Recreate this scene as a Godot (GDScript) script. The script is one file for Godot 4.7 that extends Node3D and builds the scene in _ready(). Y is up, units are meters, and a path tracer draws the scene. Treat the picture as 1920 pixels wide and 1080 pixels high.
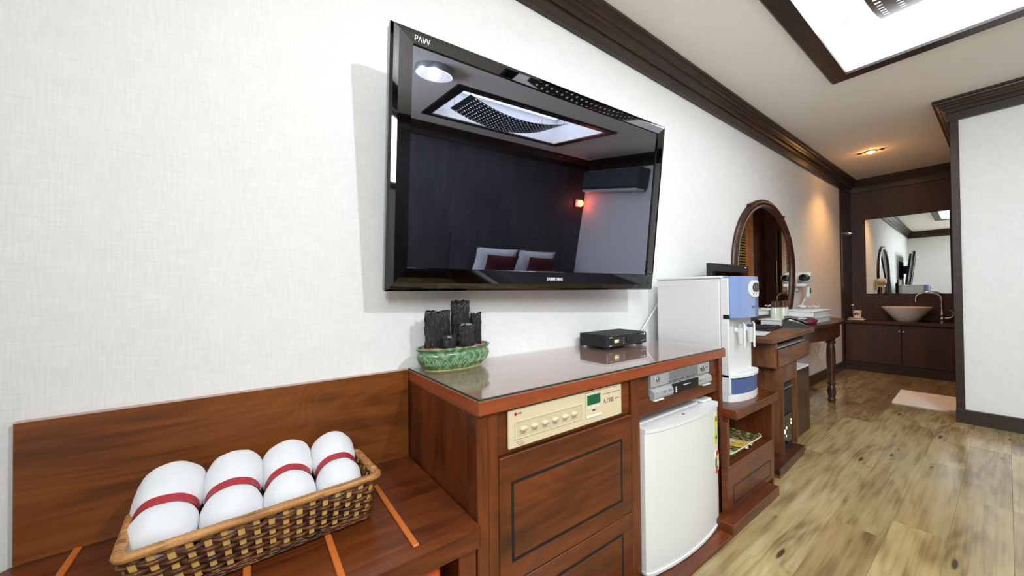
extends Node3D

# ---------------------------------------------------------------- mesh builder
class MB:
	var v := PackedVector3Array()
	var n := PackedVector3Array()
	var uv := PackedVector2Array()
	var ix := PackedInt32Array()
	var xf := Transform3D.IDENTITY

	func vert(p: Vector3, no: Vector3, t := Vector2.ZERO) -> int:
		v.append(xf * p)
		n.append((xf.basis * no).normalized())
		uv.append(t)
		return v.size() - 1

	# three corners that already exist; wound so that the front is on the side of the normals
	func tri(a: int, b: int, c: int) -> void:
		var g = (v[b] - v[a]).cross(v[c] - v[a])
		if g.dot(n[a] + n[b] + n[c]) > 0.0:
			ix.append_array([a, c, b])
		else:
			ix.append_array([a, b, c])

	func quad(a: Vector3, b: Vector3, c: Vector3, d: Vector3, out: Vector3) -> void:
		var g = (b - a).cross(c - a)
		if g.length() < 1e-12:
			g = (c - a).cross(d - a)
		g = g.normalized()
		if g.dot(out) < 0.0:
			g = -g
		var i = vert(a, g, Vector2(0, 1))
		vert(b, g, Vector2(1, 1))
		vert(c, g, Vector2(1, 0))
		vert(d, g, Vector2(0, 0))
		tri(i, i + 1, i + 2)
		tri(i, i + 2, i + 3)

	func face3(a: Vector3, b: Vector3, c: Vector3, out: Vector3) -> void:
		var g = (b - a).cross(c - a).normalized()
		if g.dot(out) < 0.0:
			g = -g
		var i = vert(a, g)
		vert(b, g)
		vert(c, g)
		tri(i, i + 1, i + 2)

	# box from corner lo to corner hi with chamfered edges
	func box(lo: Vector3, hi: Vector3, bev := 0.0) -> void:
		var c = (lo + hi) * 0.5
		var h = (hi - lo) * 0.5
		h = h.abs()
		bev = minf(bev, minf(h.x, minf(h.y, h.z)) * 0.9)
		for ax in 3:
			var u = (ax + 1) % 3
			var w = (ax + 2) % 3
			for s in [-1.0, 1.0]:
				var q = []
				for k in [[-1, -1], [1, -1], [1, 1], [-1, 1]]:
					var p = Vector3.ZERO
					p[ax] = h[ax] * s
					p[u] = (h[u] - bev) * k[0]
					p[w] = (h[w] - bev) * k[1]
					q.append(c + p)
				var o = Vector3.ZERO
				o[ax] = s
				quad(q[0], q[1], q[2], q[3], o)
		if bev <= 0.0:
			return
		for ax in 3:
			var u = (ax + 1) % 3
			var w = (ax + 2) % 3
			for su in [-1.0, 1.0]:
				for sw in [-1.0, 1.0]:
					var q = []
					for k in [[-1, 0], [1, 0], [1, 1], [-1, 1]]:
						var p = Vector3.ZERO
						p[ax] = (h[ax] - bev) * k[0]
						p[u] = (h[u] if k[1] == 0 else h[u] - bev) * su
						p[w] = (h[w] - bev if k[1] == 0 else h[w]) * sw
						q.append(c + p)
					var o = Vector3.ZERO
					o[u] = su
					o[w] = sw
					quad(q[0], q[1], q[2], q[3], o)
		for sx in [-1.0, 1.0]:
			for sy in [-1.0, 1.0]:
				for sz in [-1.0, 1.0]:
					var s = Vector3(sx, sy, sz)
					face3(c + Vector3(h.x, h.y - bev, h.z - bev) * s, c + Vector3(h.x - bev, h.y, h.z - bev) * s, c + Vector3(h.x - bev, h.y - bev, h.z) * s, s)

	# a sheet of points p[i][j], smooth; out is any point on the inner side (or INF to trust the winding)
	func grid(p: Array, close_i := false, close_j := false, flip := false) -> void:
		var ni = p.size()
		var nj = p[0].size()
		var start = v.size()
		for i in ni:
			for j in nj:
				var ia = p[(i - 1 + ni) % ni if close_i else maxi(i - 1, 0)]
				var ib = p[(i + 1) % ni if close_i else mini(i + 1, ni - 1)]
				var ja = (j - 1 + nj) % nj if close_j else maxi(j - 1, 0)
				var jb = (j + 1) % nj if close_j else mini(j + 1, nj - 1)
				var g = (ib[j] - ia[j]).cross(p[i][jb] - p[i][ja])
				if g.length() < 1e-14:
					var near = p[1] if i == 0 else p[ni - 2]
					g = p[i][j] - near[j] if i == 0 or i == ni - 1 else Vector3.UP
					if flip:
						g = -g
				g = g.normalized()
				vert(p[i][j], -g if flip else g, Vector2(float(j) / nj, float(i) / ni))
		for i in (ni if close_i else ni - 1):
			for j in (nj if close_j else nj - 1):
				var a = start + i * nj + j
				var b = start + ((i + 1) % ni) * nj + j
				var c = start + ((i + 1) % ni) * nj + (j + 1) % nj
				var d = start + i * nj + (j + 1) % nj
				tri(a, b, c)
				tri(a, c, d)

	# turned shape about the y axis through at; profile of (radius, height), sharp corners kept
	func lathe(prof: Array, seg := 24, at := Vector3.ZERO, sq := Vector2.ONE) -> void:
		var m = prof.size()
		var sn = []
		for k in m - 1:
			var d = prof[k + 1] - prof[k]
			sn.append(Vector2(d.y, -d.x).normalized() if d.length() > 0 else Vector2.RIGHT)
		for k in m - 1:
			var na = sn[k]
			var nb = sn[k]
			if k > 0 and sn[k - 1].dot(sn[k]) > 0.7:
				na = (sn[k - 1] + sn[k]).normalized()
			if k < m - 2 and sn[k + 1].dot(sn[k]) > 0.7:
				nb = (sn[k + 1] + sn[k]).normalized()
			var s0 = v.size()
			for j in seg + 1:
				var t = TAU * j / seg
				var e = Vector3(cos(t), 0, sin(t))
				var scale = Vector3(sq.x, 1, sq.y)
				vert(at + (e * prof[k].x + Vector3.UP * prof[k].y) * scale, (e * na.x + Vector3.UP * na.y) / scale, Vector2(float(j) / seg, 0))
				vert(at + (e * prof[k + 1].x + Vector3.UP * prof[k + 1].y) * scale, (e * nb.x + Vector3.UP * nb.y) / scale, Vector2(float(j) / seg, 1))
			for j in seg:
				var a = s0 + j * 2
				if prof[k].x > 1e-6:
					tri(a, a + 1, a + 2)
				if prof[k + 1].x > 1e-6:
					tri(a + 1, a + 3, a + 2)

	func tube(path: Array, r, seg := 8, closed := false, caps := true) -> void:
		var m = path.size()
		var rings = []
		var up = Vector3.UP
		var prev = Vector3.ZERO
		for i in m:
			var a = path[(i - 1 + m) % m if closed else maxi(i - 1, 0)]
			var b = path[(i + 1) % m if closed else mini(i + 1, m - 1)]
			var t = (b - a).normalized()
			if i == 0:
				up = Vector3.UP if absf(t.y) < 0.9 else Vector3.RIGHT
			var s = t.cross(up).normalized()
			up = s.cross(t).normalized()
			var rad = r[i] if r is Array else r
			var ring = []
			for j in seg:
				var q = TAU * j / seg
				ring.append(path[i] + (s * cos(q) + up * sin(q)) * rad)
			rings.append(ring)
		grid(rings, closed, true, true)
		if caps and not closed:
			for e in [0, m - 1]:
				var o = (path[0] - path[1] if e == 0 else path[m - 1] - path[m - 2]).normalized()
				var i0 = vert(path[e], o)
				for j in seg:
					vert(rings[e][j], o)
				for j in seg:
					tri(i0, i0 + 1 + j, i0 + 1 + (j + 1) % seg)

	# polygon in the plane (ox, oy) at origin, pushed along dir
	func prism(poly: Array, o: Vector3, ux: Vector3, uy: Vector3, dir: Vector3, smooth := false) -> void:
		var pts = PackedVector2Array(poly)
		var t = Geometry2D.triangulate_polygon(pts)
		var area = 0.0
		var mid = Vector2.ZERO
		for i in pts.size():
			area += pts[i].cross(pts[(i + 1) % pts.size()])
			mid += pts[i] / pts.size()
		for e in 2:
			var no = -dir.normalized() if e == 0 else dir.normalized()
			var s0 = v.size()
			for q in pts:
				vert(o + ux * q.x + uy * q.y + dir * e, no, q)
			for k in range(0, t.size(), 3):
				tri(s0 + t[k], s0 + t[k + 1], s0 + t[k + 2])
		var m = pts.size()
		for i in m:
			var a = pts[i]
			var b = pts[(i + 1) % m]
			var en = Vector2(b.y - a.y, a.x - b.x).normalized() * signf(area)
			var na = en
			var nb = en
			if smooth:
				var p0 = pts[(i - 1 + m) % m]
				var p1 = pts[(i + 2) % m]
				var e0 = Vector2(a.y - p0.y, p0.x - a.x).normalized() * signf(area)
				var e1 = Vector2(p1.y - b.y, b.x - p1.x).normalized() * signf(area)
				if e0.dot(en) > 0.75:
					na = (e0 + en).normalized()
				if e1.dot(en) > 0.75:
					nb = (e1 + en).normalized()
			var wa = ux * na.x + uy * na.y
			var wb = ux * nb.x + uy * nb.y
			var pa = o + ux * a.x + uy * a.y
			var pb = o + ux * b.x + uy * b.y
			var s1 = vert(pa, wa)
			vert(pb, wb)
			vert(pb + dir, wb)
			vert(pa + dir, wa)
			tri(s1, s1 + 1, s1 + 2)
			tri(s1, s1 + 2, s1 + 3)

	func mesh() -> ArrayMesh:
		var a = []
		a.resize(Mesh.ARRAY_MAX)
		a[Mesh.ARRAY_VERTEX] = v
		a[Mesh.ARRAY_NORMAL] = n
		a[Mesh.ARRAY_TEX_UV] = uv
		a[Mesh.ARRAY_INDEX] = ix
		var m = ArrayMesh.new()
		m.add_surface_from_arrays(Mesh.PRIMITIVE_TRIANGLES, a)
		return m

# ---------------------------------------------------------------- helpers
var M = {}
var used = {}
var trim_count = 0

func numbered(called: String) -> String:
	used[called] = used.get(called, -1) + 1
	return called if used[called] == 0 else "%s_%03d" % [called, used[called]]

func part(called: String, b, m, parent) -> MeshInstance3D:
	var o = MeshInstance3D.new()
	o.name = called
	o.mesh = b.mesh() if b is MB else b
	o.material_override = m
	parent.add_child(o, true)
	return o

func bpart(called, lo, hi, m, parent, bev := 0.0015) -> MeshInstance3D:
	var b = MB.new()
	b.box(lo, hi, bev)
	return part(called, b, m, parent)

func thing(called, label, category, at = Vector3.ZERO, turn = 0.0, group = "") -> Node3D:
	var o = Node3D.new()
	o.name = numbered(called)
	add_child(o)
	o.position = at
	o.rotation.y = turn
	tag(o, label, category, group)
	return o

func single(called, b, m, label, category, at = Vector3.ZERO, turn = 0.0, group = "") -> MeshInstance3D:
	var o = MeshInstance3D.new()
	o.name = numbered(called)
	o.mesh = b.mesh() if b is MB else b
	o.material_override = m
	add_child(o)
	o.position = at
	o.rotation.y = turn
	tag(o, label, category, group)
	return o

func tag(o, label, category, group = ""):
	o.set_meta("label", label)
	o.set_meta("category", category)
	if group:
		o.set_meta("group", group)

func struct(called, b, m, label := "") -> MeshInstance3D:
	var o = MeshInstance3D.new()
	o.name = numbered(called)
	o.mesh = b.mesh()
	o.material_override = m
	add_child(o)
	o.set_meta("kind", "structure")
	if label:
		o.set_meta("label", label)
	return o

func sbox(called, lo, hi, m, label := "", bev := 0.0):
	var b = MB.new()
	b.box(lo, hi, bev)
	return struct(called, b, m, label)

func lettering(called, text, size, m, parent, at, basis := Basis.IDENTITY, bold := false, serif := false):
	var t = TextMesh.new()
	var f = SystemFont.new()
	f.font_names = PackedStringArray(["Droid Serif" if serif else "Droid Sans"])
	f.font_weight = 700 if bold else 400
	t.font = f
	t.text = text
	t.font_size = 32
	t.pixel_size = size / 24.0
	t.depth = 0.0008
	t.curve_step = 2.0
	var o = MeshInstance3D.new()
	o.name = called
	o.mesh = t
	o.material_override = m
	parent.add_child(o, true)
	o.transform = Transform3D(basis, at)
	return o

func mat(c: Color, rough := 0.5, metal := 0.0, spec := 0.5) -> StandardMaterial3D:
	var m = StandardMaterial3D.new()
	m.albedo_color = c
	m.roughness = rough
	m.metallic = metal
	m.metallic_specular = spec
	return m

func c8(r, g, b) -> Color:
	return Color(r / 255.0, g / 255.0, b / 255.0)

func glow(c: Color, e: float) -> StandardMaterial3D:
	var m = mat(Color(0.9, 0.9, 0.9), 0.6)
	m.emission_enabled = true
	m.emission = c
	m.emission_energy_multiplier = e
	return m

func tri_mat(m: StandardMaterial3D, scale: Vector3, offset := Vector3.ZERO, world := true) -> StandardMaterial3D:
	m.uv1_triplanar = true
	m.uv1_world_triplanar = world
	m.uv1_triplanar_sharpness = 8.0
	m.uv1_scale = scale
	m.uv1_offset = offset
	return m

func noise_bytes(seed_: int, w: int, h: int, freq: float, oct := 3) -> PackedByteArray:
	var f = FastNoiseLite.new()
	f.seed = seed_
	f.noise_type = FastNoiseLite.TYPE_SIMPLEX_SMOOTH
	f.frequency = freq
	f.fractal_octaves = oct
	var im = f.get_seamless_image(w, h)
	im.resize(512, 512, Image.INTERPOLATE_CUBIC)
	im.convert(Image.FORMAT_L8)
	return im.get_data()

# wood: streaks along u, growth rings and tone patches between three colours; knots as [u, v, size]
func wood(seed_: int, dark: Color, mid: Color, light: Color, rings: int, warp: float, contrast: float, knots := []) -> Image:
	var fine = noise_bytes(seed_, 24, 512, 0.09, 3)
	var streak = noise_bytes(seed_ + 1, 48, 256, 0.05, 3)
	var patch = noise_bytes(seed_ + 2, 96, 192, 0.02, 3)
	var wav = noise_bytes(seed_ + 3, 128, 256, 0.012, 2)
	var out = PackedByteArray()
	out.resize(512 * 512 * 3)
	for y in 512:
		for x in 512:
			var i = y * 512 + x
			var ph = rings * (y / 512.0) + warp * (wav[i] / 255.0 - 0.5)
			var kd = 0.0
			for k in knots:
				var dx = (x / 512.0 - k[0]) / (k[2] * 2.6)
				var dy = (y / 512.0 - k[1]) / k[2]
				var d = dx * dx + dy * dy
				if d < 9.0:
					ph += 2.2 * exp(-d * 0.6)
					kd = maxf(kd, 1.0 - smoothstep(0.02, 0.14, d * (0.6 + fine[i] / 320.0)))
			var ring = 0.5 + 0.5 * sin(TAU * ph)
			var t = 0.5 + contrast * ((fine[i] / 255.0 - 0.5) * 0.7 + (streak[i] / 255.0 - 0.5) * 1.0 + (patch[i] / 255.0 - 0.5) * 1.3 + (ring - 0.5) * 0.35)
			t = clampf(t, 0.0, 1.0)
			var c = dark.lerp(mid, t * 2.0) if t < 0.5 else mid.lerp(light, t * 2.0 - 1.0)
			c = c.lerp(dark * 0.55, kd)
			out[i * 3] = int(clampf(c.r, 0, 1) * 255)
			out[i * 3 + 1] = int(clampf(c.g, 0, 1) * 255)
			out[i * 3 + 2] = int(clampf(c.b, 0, 1) * 255)
	return Image.create_from_data(512, 512, false, Image.FORMAT_RGB8, out)

func tex(im: Image) -> ImageTexture:
	im.generate_mipmaps()
	return ImageTexture.create_from_image(im)

func turned(im: Image) -> Image:
	var o = im.duplicate()
	o.rotate_90(CLOCKWISE)
	return o

# woven paper: fine crossed threads, relief and tone
func linen(seed_: int, base: Color, amp: float) -> Array:
	var hor = noise_bytes(seed_, 40, 512, 0.2, 2)
	var ver = noise_bytes(seed_ + 1, 512, 40, 0.2, 2)
	var blot = noise_bytes(seed_ + 2, 128, 128, 0.03, 3)
	var col = PackedByteArray()
	col.resize(512 * 512 * 3)
	var hgt = PackedByteArray()
	hgt.resize(512 * 512)
	for i in 512 * 512:
		var t = (hor[i] - 127.5) / 255.0 + (ver[i] - 127.5) / 255.0
		var k = 1.0 + amp * (t + (blot[i] - 127.5) / 255.0 * 0.5)
		col[i * 3] = int(clampf(base.r * k, 0, 1) * 255)
		col[i * 3 + 1] = int(clampf(base.g * k, 0, 1) * 255)
		col[i * 3 + 2] = int(clampf(base.b * k, 0, 1) * 255)
		hgt[i] = int(clampf(0.5 + 0.4 * t, 0, 1) * 255)
	return [Image.create_from_data(512, 512, false, Image.FORMAT_RGB8, col), Image.create_from_data(512, 512, false, Image.FORMAT_L8, hgt)]

func wood_mat(im: Image, scale: Vector3, rough: float, offset := Vector3.ZERO, coat := 0.0) -> StandardMaterial3D:
	var m = mat(Color.WHITE, rough)
	m.albedo_texture = tex(im)
	tri_mat(m, scale, offset)
	if coat > 0.0:
		m.clearcoat_enabled = true
		m.clearcoat = coat
		m.clearcoat_roughness = 0.08
	return m

# moulding of the given (out, up) profile along a path of (x, z) points with mitred ends
func moulding(prof: Array, path: Array, k: int, closed_loop: bool) -> MB:
	var m = path.size()
	var b = MB.new()
	var ends = []
	for e in [k, k + 1]:
		var p = path[e % m]
		var d0 = (p - path[(e - 1 + m) % m]).normalized()
		var d1 = (path[(e + 1) % m] - p).normalized()
		if not closed_loop:
			d0 = (path[k + 1] - path[k]).normalized()
			d1 = d0
		var n0 = Vector2(-d0.y, d0.x)
		var n1 = Vector2(-d1.y, d1.x)
		var off = (n0 + n1) / (1.0 + n0.dot(n1))
		var ring = []
		for q in prof:
			var at = p + off * q.x
			ring.append(Vector3(at.x, q.y, at.y))
		ends.append(ring)
	var c = Vector3.ZERO
	for q in ends[0]:
		c += q / prof.size()
	for i in prof.size():
		var j = (i + 1) % prof.size()
		var a = prof[i]
		var d = prof[j]
		var en = Vector2(d.y - a.y, a.x - d.x)
		var dir = (path[(k + 1) % m] - path[k]).normalized()
		var side = Vector2(-dir.y, dir.x)
		# profile is listed counter-clockwise seen with out to the right and up upwards
		b.quad(ends[0][i], ends[1][i], ends[1][j], ends[0][j], Vector3(side.x * en.x, en.y, side.y * en.x))
	return b

# ================================================================ scene
const CEIL := 2.36
const FAR := 6.33
const OPP := 3.95
const PART := 4.2
const COR := 0.98
const ENDX := -0.6

func _ready():
	camera_and_light()
	materials()
	room()
	ceiling_lights()
	television()
	bench()
	basket_and_towels()
	media_cabinet()
	fridge()
	shelf_cabinet()
	dispenser()
	desk()
	dressing_table()
	vanity()
	bedroom_side()

func camera_and_light():
	var cam = Camera3D.new()
	cam.name = "camera"
	cam.fov = rad_to_deg(2.0 * atan(540.0 / 679.99))
	cam.near = 0.02
	add_child(cam)
	var fwd = Vector3(0.59081932, 0.01188985, -0.80671628)
	var right = Vector3(0.80680314, -0.01007411, 0.59073446)
	var up = Vector3(0.0011032, 0.99987856, 0.01554474)
	cam.transform = Transform3D(Basis(right, up, -fwd).orthonormalized(), Vector3(0, 0.98, 1.2))
	cam.current = true
	var we = WorldEnvironment.new()
	we.name = "environment"
	var e = Environment.new()
	e.background_mode = Environment.BG_COLOR
	e.background_color = Color(0.02, 0.02, 0.022)
	e.tonemap_mode = Environment.TONE_MAPPER_LINEAR
	e.tonemap_exposure = 1.08
	e.sdfgi_enabled = true
	e.ssao_enabled = true
	e.ssil_enabled = true
	we.environment = e
	add_child(we)
	# the tubes hidden in the two ceiling coffers
	for z in [1.13, 2.89]:
		var a = AreaLight3D.new()
		a.name = "coffer_light" + ("" if z < 2 else "_001")
		a.area_size = Vector2(1.6, 0.9)
		a.light_color = Color(0.93, 0.97, 1.0)
		a.light_energy = 1.2
		a.area_range = 12.0
		a.shadow_enabled = true
		add_child(a)
		a.transform = Transform3D(Basis(Vector3.RIGHT, -PI / 2), Vector3(2.215, 2.64, z))
	# the flush round lamp
	var o = OmniLight3D.new()
	o.name = "round_lamp_light"
	o.light_color = Color(0.95, 0.97, 1.0)
	o.light_energy = 2.1
	o.light_size = 0.034
	o.omni_range = 12.0
	o.omni_attenuation = 2.0
	o.shadow_enabled = true
	add_child(o)
	o.position = Vector3(1.0, 2.326, 2.13)
	# daylight through the blind of the window in the end wall
	var wl = AreaLight3D.new()
	wl.name = "window_light"
	wl.area_size = Vector2(1.2, 0.6)
	wl.light_color = Color(0.95, 0.98, 1.0)
	wl.light_energy = 6.5
	wl.area_range = 14.0
	wl.shadow_enabled = true
	add_child(wl)
	wl.transform = Transform3D(Basis(Vector3.UP, -PI / 2), Vector3(ENDX + 0.03, 1.8, 2.3))
	# the halogen spot in the passage
	var s = SpotLight3D.new()
	s.name = "halogen_light"
	s.light_color = Color(1.0, 0.72, 0.44)
	s.light_energy = 1.15
	s.spot_angle = 57.0
	s.spot_angle_attenuation = 0.9
	s.spot_range = 10.0
	s.spot_attenuation = 2.0
	s.light_size = 0.03
	s.shadow_enabled = true
	add_child(s)
	s.transform = Transform3D(Basis(Vector3.RIGHT, -PI / 2), Vector3(5.06, 2.335, 0.41))
	var so = OmniLight3D.new()
	so.name = "halogen_bulb_light"
	so.light_color = Color(1.0, 0.68, 0.38)
	so.light_energy = 0.06
	so.light_size = 0.02
	so.omni_range = 10.0
	so.omni_attenuation = 2.0
	so.shadow_enabled = true
	add_child(so)
	so.position = Vector3(5.06, 2.345, 0.41)
	# the small amber wall lamp by the bed
	var w = OmniLight3D.new()
	w.name = "amber_lamp_light"
	w.light_color = Color(1.0, 0.35, 0.15)
	w.light_energy = 0.12
	w.light_size = 0.05
	w.omni_range = 8.0
	w.omni_attenuation = 2.0
	w.shadow_enabled = true
	add_child(w)
	w.position = Vector3(4.06, 1.67, 3.86)

func materials():
	var red = wood(11, c8(60, 26, 10), c8(96, 46, 18), c8(126, 64, 26), 9, 4.0, 0.42)
	M.cab_h = wood_mat(red, Vector3(0.9, 1.6, 1.6), 0.3, Vector3(0.1, 0.3, 0))
	M.cab_v = wood_mat(turned(red), Vector3(1.6, 0.9, 1.6), 0.32)
	var bright = wood(21, c8(118, 56, 30), c8(146, 72, 40), c8(164, 86, 50), 7, 3.0, 0.4)
	M.edge = wood_mat(bright, Vector3(0.8, 3.0, 3.0), 0.3)
	var walnut = wood(31, c8(80, 40, 13), c8(120, 65, 23), c8(142, 82, 33), 7, 6.0, 0.42)
	M.walnut = wood_mat(walnut, Vector3(0.75, 1.5, 1.5), 0.34, Vector3(0.45, 0.1, 0.2))
	var benchtop = wood(41, c8(72, 31, 11), c8(106, 51, 19), c8(130, 67, 27), 8, 6.0, 0.5)
	M.bench = wood_mat(benchtop, Vector3(0.8, 1.6, 1.6), 0.28)
	var dark = wood(51, c8(30, 20, 14), c8(46, 31, 22), c8(62, 42, 30), 7, 4.0, 0.5)
	M.crown = wood_mat(dark, Vector3(0.6, 2.5, 0.6), 0.35)
	M.darkpanel_v = wood_mat(turned(wood(61, c8(44, 24, 15), c8(60, 34, 22), c8(78, 44, 29), 8, 4.0, 0.45)), Vector3(1.2, 0.7, 1.2), 0.4)
	var desk_im = wood(71, c8(74, 44, 26), c8(108, 68, 42), c8(136, 90, 58), 8, 4.0, 0.5)
	M.desk_h = wood_mat(desk_im, Vector3(1.0, 2.0, 2.0), 0.4)
	M.desk_v = wood_mat(turned(desk_im), Vector3(2.0, 1.0, 2.0), 0.4)
	var mahog = wood(81, c8(40, 22, 14), c8(66, 36, 22), c8(88, 50, 30), 7, 5.0, 0.5)
	M.mahog = wood_mat(mahog, Vector3(1.0, 1.5, 1.5), 0.32)
	M.orange_wood = mat(c8(205, 112, 48), 0.4)
	# floor boards in six tones
	M.boards = []
	var tones = [[148, 128, 82], [158, 139, 90], [165, 147, 99], [140, 119, 76], [162, 142, 93], [152, 133, 86]]
	var fl = []
	for k in 2:
		fl.append(tex(wood(91 + k * 7, c8(150, 126, 92), c8(196, 174, 134), c8(216, 196, 158), 9, 2.6, 0.6, [[0.2, 0.3, 0.03], [0.62, 0.72, 0.04], [0.85, 0.15, 0.025], [0.42, 0.5, 0.022]] if k == 0 else [[0.3, 0.8, 0.035], [0.7, 0.35, 0.03], [0.1, 0.55, 0.02]])))
	for k in 6:
		var c = tones[k]
		var m = mat(Color(c[0] / 182.0, c[1] / 160.0, c[2] / 116.0).clamp(Color.BLACK, Color.WHITE), 0.19)
		m.albedo_texture = fl[k % 2]
		tri_mat(m, Vector3(0.8, 1.6, 1.6), Vector3(0.17 * k, 0.23 * k, 0.31 * k))
		m.metallic_specular = 0.6
		m.clearcoat_enabled = true
		m.clearcoat = 0.6
		m.clearcoat_roughness = 0.17
		M.boards.append(m)
	M.joint = mat(c8(104, 80, 52), 0.6)
	# wallpaper
	var li = linen(101, c8(233, 234, 232), 0.03)
	M.wall = mat(Color.WHITE, 0.85)
	M.wall.albedo_texture = tex(li[0])
	M.wall.heightmap_enabled = true
	M.wall.heightmap_texture = tex(li[1])
	M.wall.heightmap_scale = 0.05
	tri_mat(M.wall, Vector3(1.6, 1.6, 1.6))
	var le = linen(111, c8(250, 245, 236), 0.015)
	M.ceil = mat(Color.WHITE, 0.9)
	M.ceil.albedo_texture = tex(le[0])
	tri_mat(M.ceil, Vector3(1.2, 1.2, 1.2))
	M.white = mat(c8(228, 230, 227), 0.35)
	M.whitepaint = mat(c8(246, 246, 246), 0.8)
	M.plastic = mat(c8(222, 223, 222), 0.3)
	M.greywhite = mat(c8(206, 208, 208), 0.35)
	M.black = mat(c8(16, 16, 17), 0.3)
	M.blackmatt = mat(c8(22, 22, 23), 0.7)
	M.gap = mat(c8(14, 11, 9), 0.8)
	M.screen = mat(c8(132, 136, 152), 0.015, 1.0)
	M.piano = mat(c8(84, 84, 86), 0.03, 1.0)
	M.silver = mat(c8(168, 170, 172), 0.35, 0.7)
	M.silverpl = mat(c8(170, 172, 174), 0.4, 0.2)
	M.chrome = mat(c8(225, 225, 226), 0.08, 1.0)
	M.mirror = mat(c8(236, 240, 238), 0.0, 1.0)
	M.ivory = mat(c8(214, 200, 166), 0.45)
	M.ivory2 = mat(c8(200, 188, 156), 0.5)
	M.print_dark = mat(c8(52, 48, 44), 0.6)
	M.print_white = mat(c8(235, 235, 235), 0.5)
	M.red = mat(c8(176, 26, 34), 0.5)
	M.lcd = mat(c8(28, 96, 66), 0.2)
	M.blue = mat(c8(128, 150, 196), 0.1)
	M.blue_dark = mat(c8(80, 98, 148), 0.25)
	M.glass = mat(Color(0.86, 0.93, 0.9, 0.06), 0.0)
	M.glass.transparency = BaseMaterial3D.TRANSPARENCY_ALPHA
	M.glassedge = mat(c8(52, 70, 62), 0.1)
	M.fabric_white = mat(c8(226, 228, 232), 0.95)
	M.fabric_white.rim_enabled = true
	M.fabric_white.rim = 0.4
	M.ribbon = mat(c8(172, 40, 54), 0.45)
	var rr = wood(121, c8(120, 76, 34), c8(176, 122, 66), c8(206, 156, 98), 12, 2.0, 0.6)
	M.rattan = wood_mat(rr, Vector3(4, 8, 8), 0.4)
	M.rattan_tan = mat(c8(214, 172, 96), 0.5)
	M.rattan_tan.clearcoat_enabled = true
	M.rattan_tan.clearcoat = 0.4
	var wv = wood(131, c8(46, 24, 12), c8(84, 48, 24), c8(128, 80, 42), 12, 2.0, 0.8)
	M.rattan_dark = wood_mat(wv, Vector3(5, 10, 10), 0.3)
	M.celadon = celadon()
	M.celadon_pale = mat(c8(130, 164, 122), 0.15)
	M.gold = mat(c8(170, 158, 90), 0.3)
	M.charcoal = coal()
	M.pebble = mat(c8(186, 112, 92), 0.8)
	M.tan = wood_mat(wood(141, c8(150, 108, 62), c8(186, 142, 90), c8(206, 166, 112), 6, 3.0, 0.4), Vector3(1, 1, 1), 0.4)
	M.louvre = mat(c8(138, 144, 120), 0.5)
	M.metalsheet = mat(c8(112, 112, 115), 0.35, 0.8)
	M.maroon = mat(c8(92, 22, 30), 0.5)
	M.peach = mat(c8(236, 214, 194), 0.4)
	M.porcelain = mat(c8(240, 232, 222), 0.12)
	M.bottle_green = mat(c8(200, 208, 190), 0.2)
	M.matfab = mat(c8(240, 236, 230), 0.95)
	M.opposite = wood_mat(turned(wood(151, c8(50, 48, 52), c8(62, 60, 64), c8(76, 73, 78), 6, 3.0, 0.4)), Vector3(1, 0.6, 1), 0.5)

func celadon() -> StandardMaterial3D:
	var a = noise_bytes(161, 256, 256, 0.05, 4)
	var c0 = c8(66, 104, 66)
	var c1 = c8(116, 152, 110)
	var out = PackedByteArray()
	out.resize(512 * 512 * 3)
	for i in 512 * 512:
		var t = smoothstep(0.3, 0.7, a[i] / 255.0)
		var c = c0.lerp(c1, t)
		out[i * 3] = int(c.r * 255)
		out[i * 3 + 1] = int(c.g * 255)
		out[i * 3 + 2] = int(c.b * 255)
	var m = mat(Color.WHITE, 0.14)
	m.albedo_texture = tex(Image.create_from_data(512, 512, false, Image.FORMAT_RGB8, out))
	m.clearcoat_enabled = true
	m.clearcoat = 0.6
	return tri_mat(m, Vector3(3.5, 3.5, 3.5))

func coal() -> StandardMaterial3D:
	var a = noise_bytes(171, 512, 40, 0.12, 4)
	var col = PackedByteArray()
	col.resize(512 * 512 * 3)
	for i in 512 * 512:
		var k = 16 + int(a[i] * 0.2)
		col[i * 3] = k
		col[i * 3 + 1] = k
		col[i * 3 + 2] = k + 1
	var m = mat(Color.WHITE, 0.33)
	m.albedo_texture = tex(Image.create_from_data(512, 512, false, Image.FORMAT_RGB8, col))
	m.heightmap_enabled = true
	m.heightmap_texture = tex(Image.create_from_data(512, 512, false, Image.FORMAT_L8, a))
	m.heightmap_scale = 0.3
	return tri_mat(m, Vector3(6, 6, 6))

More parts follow.
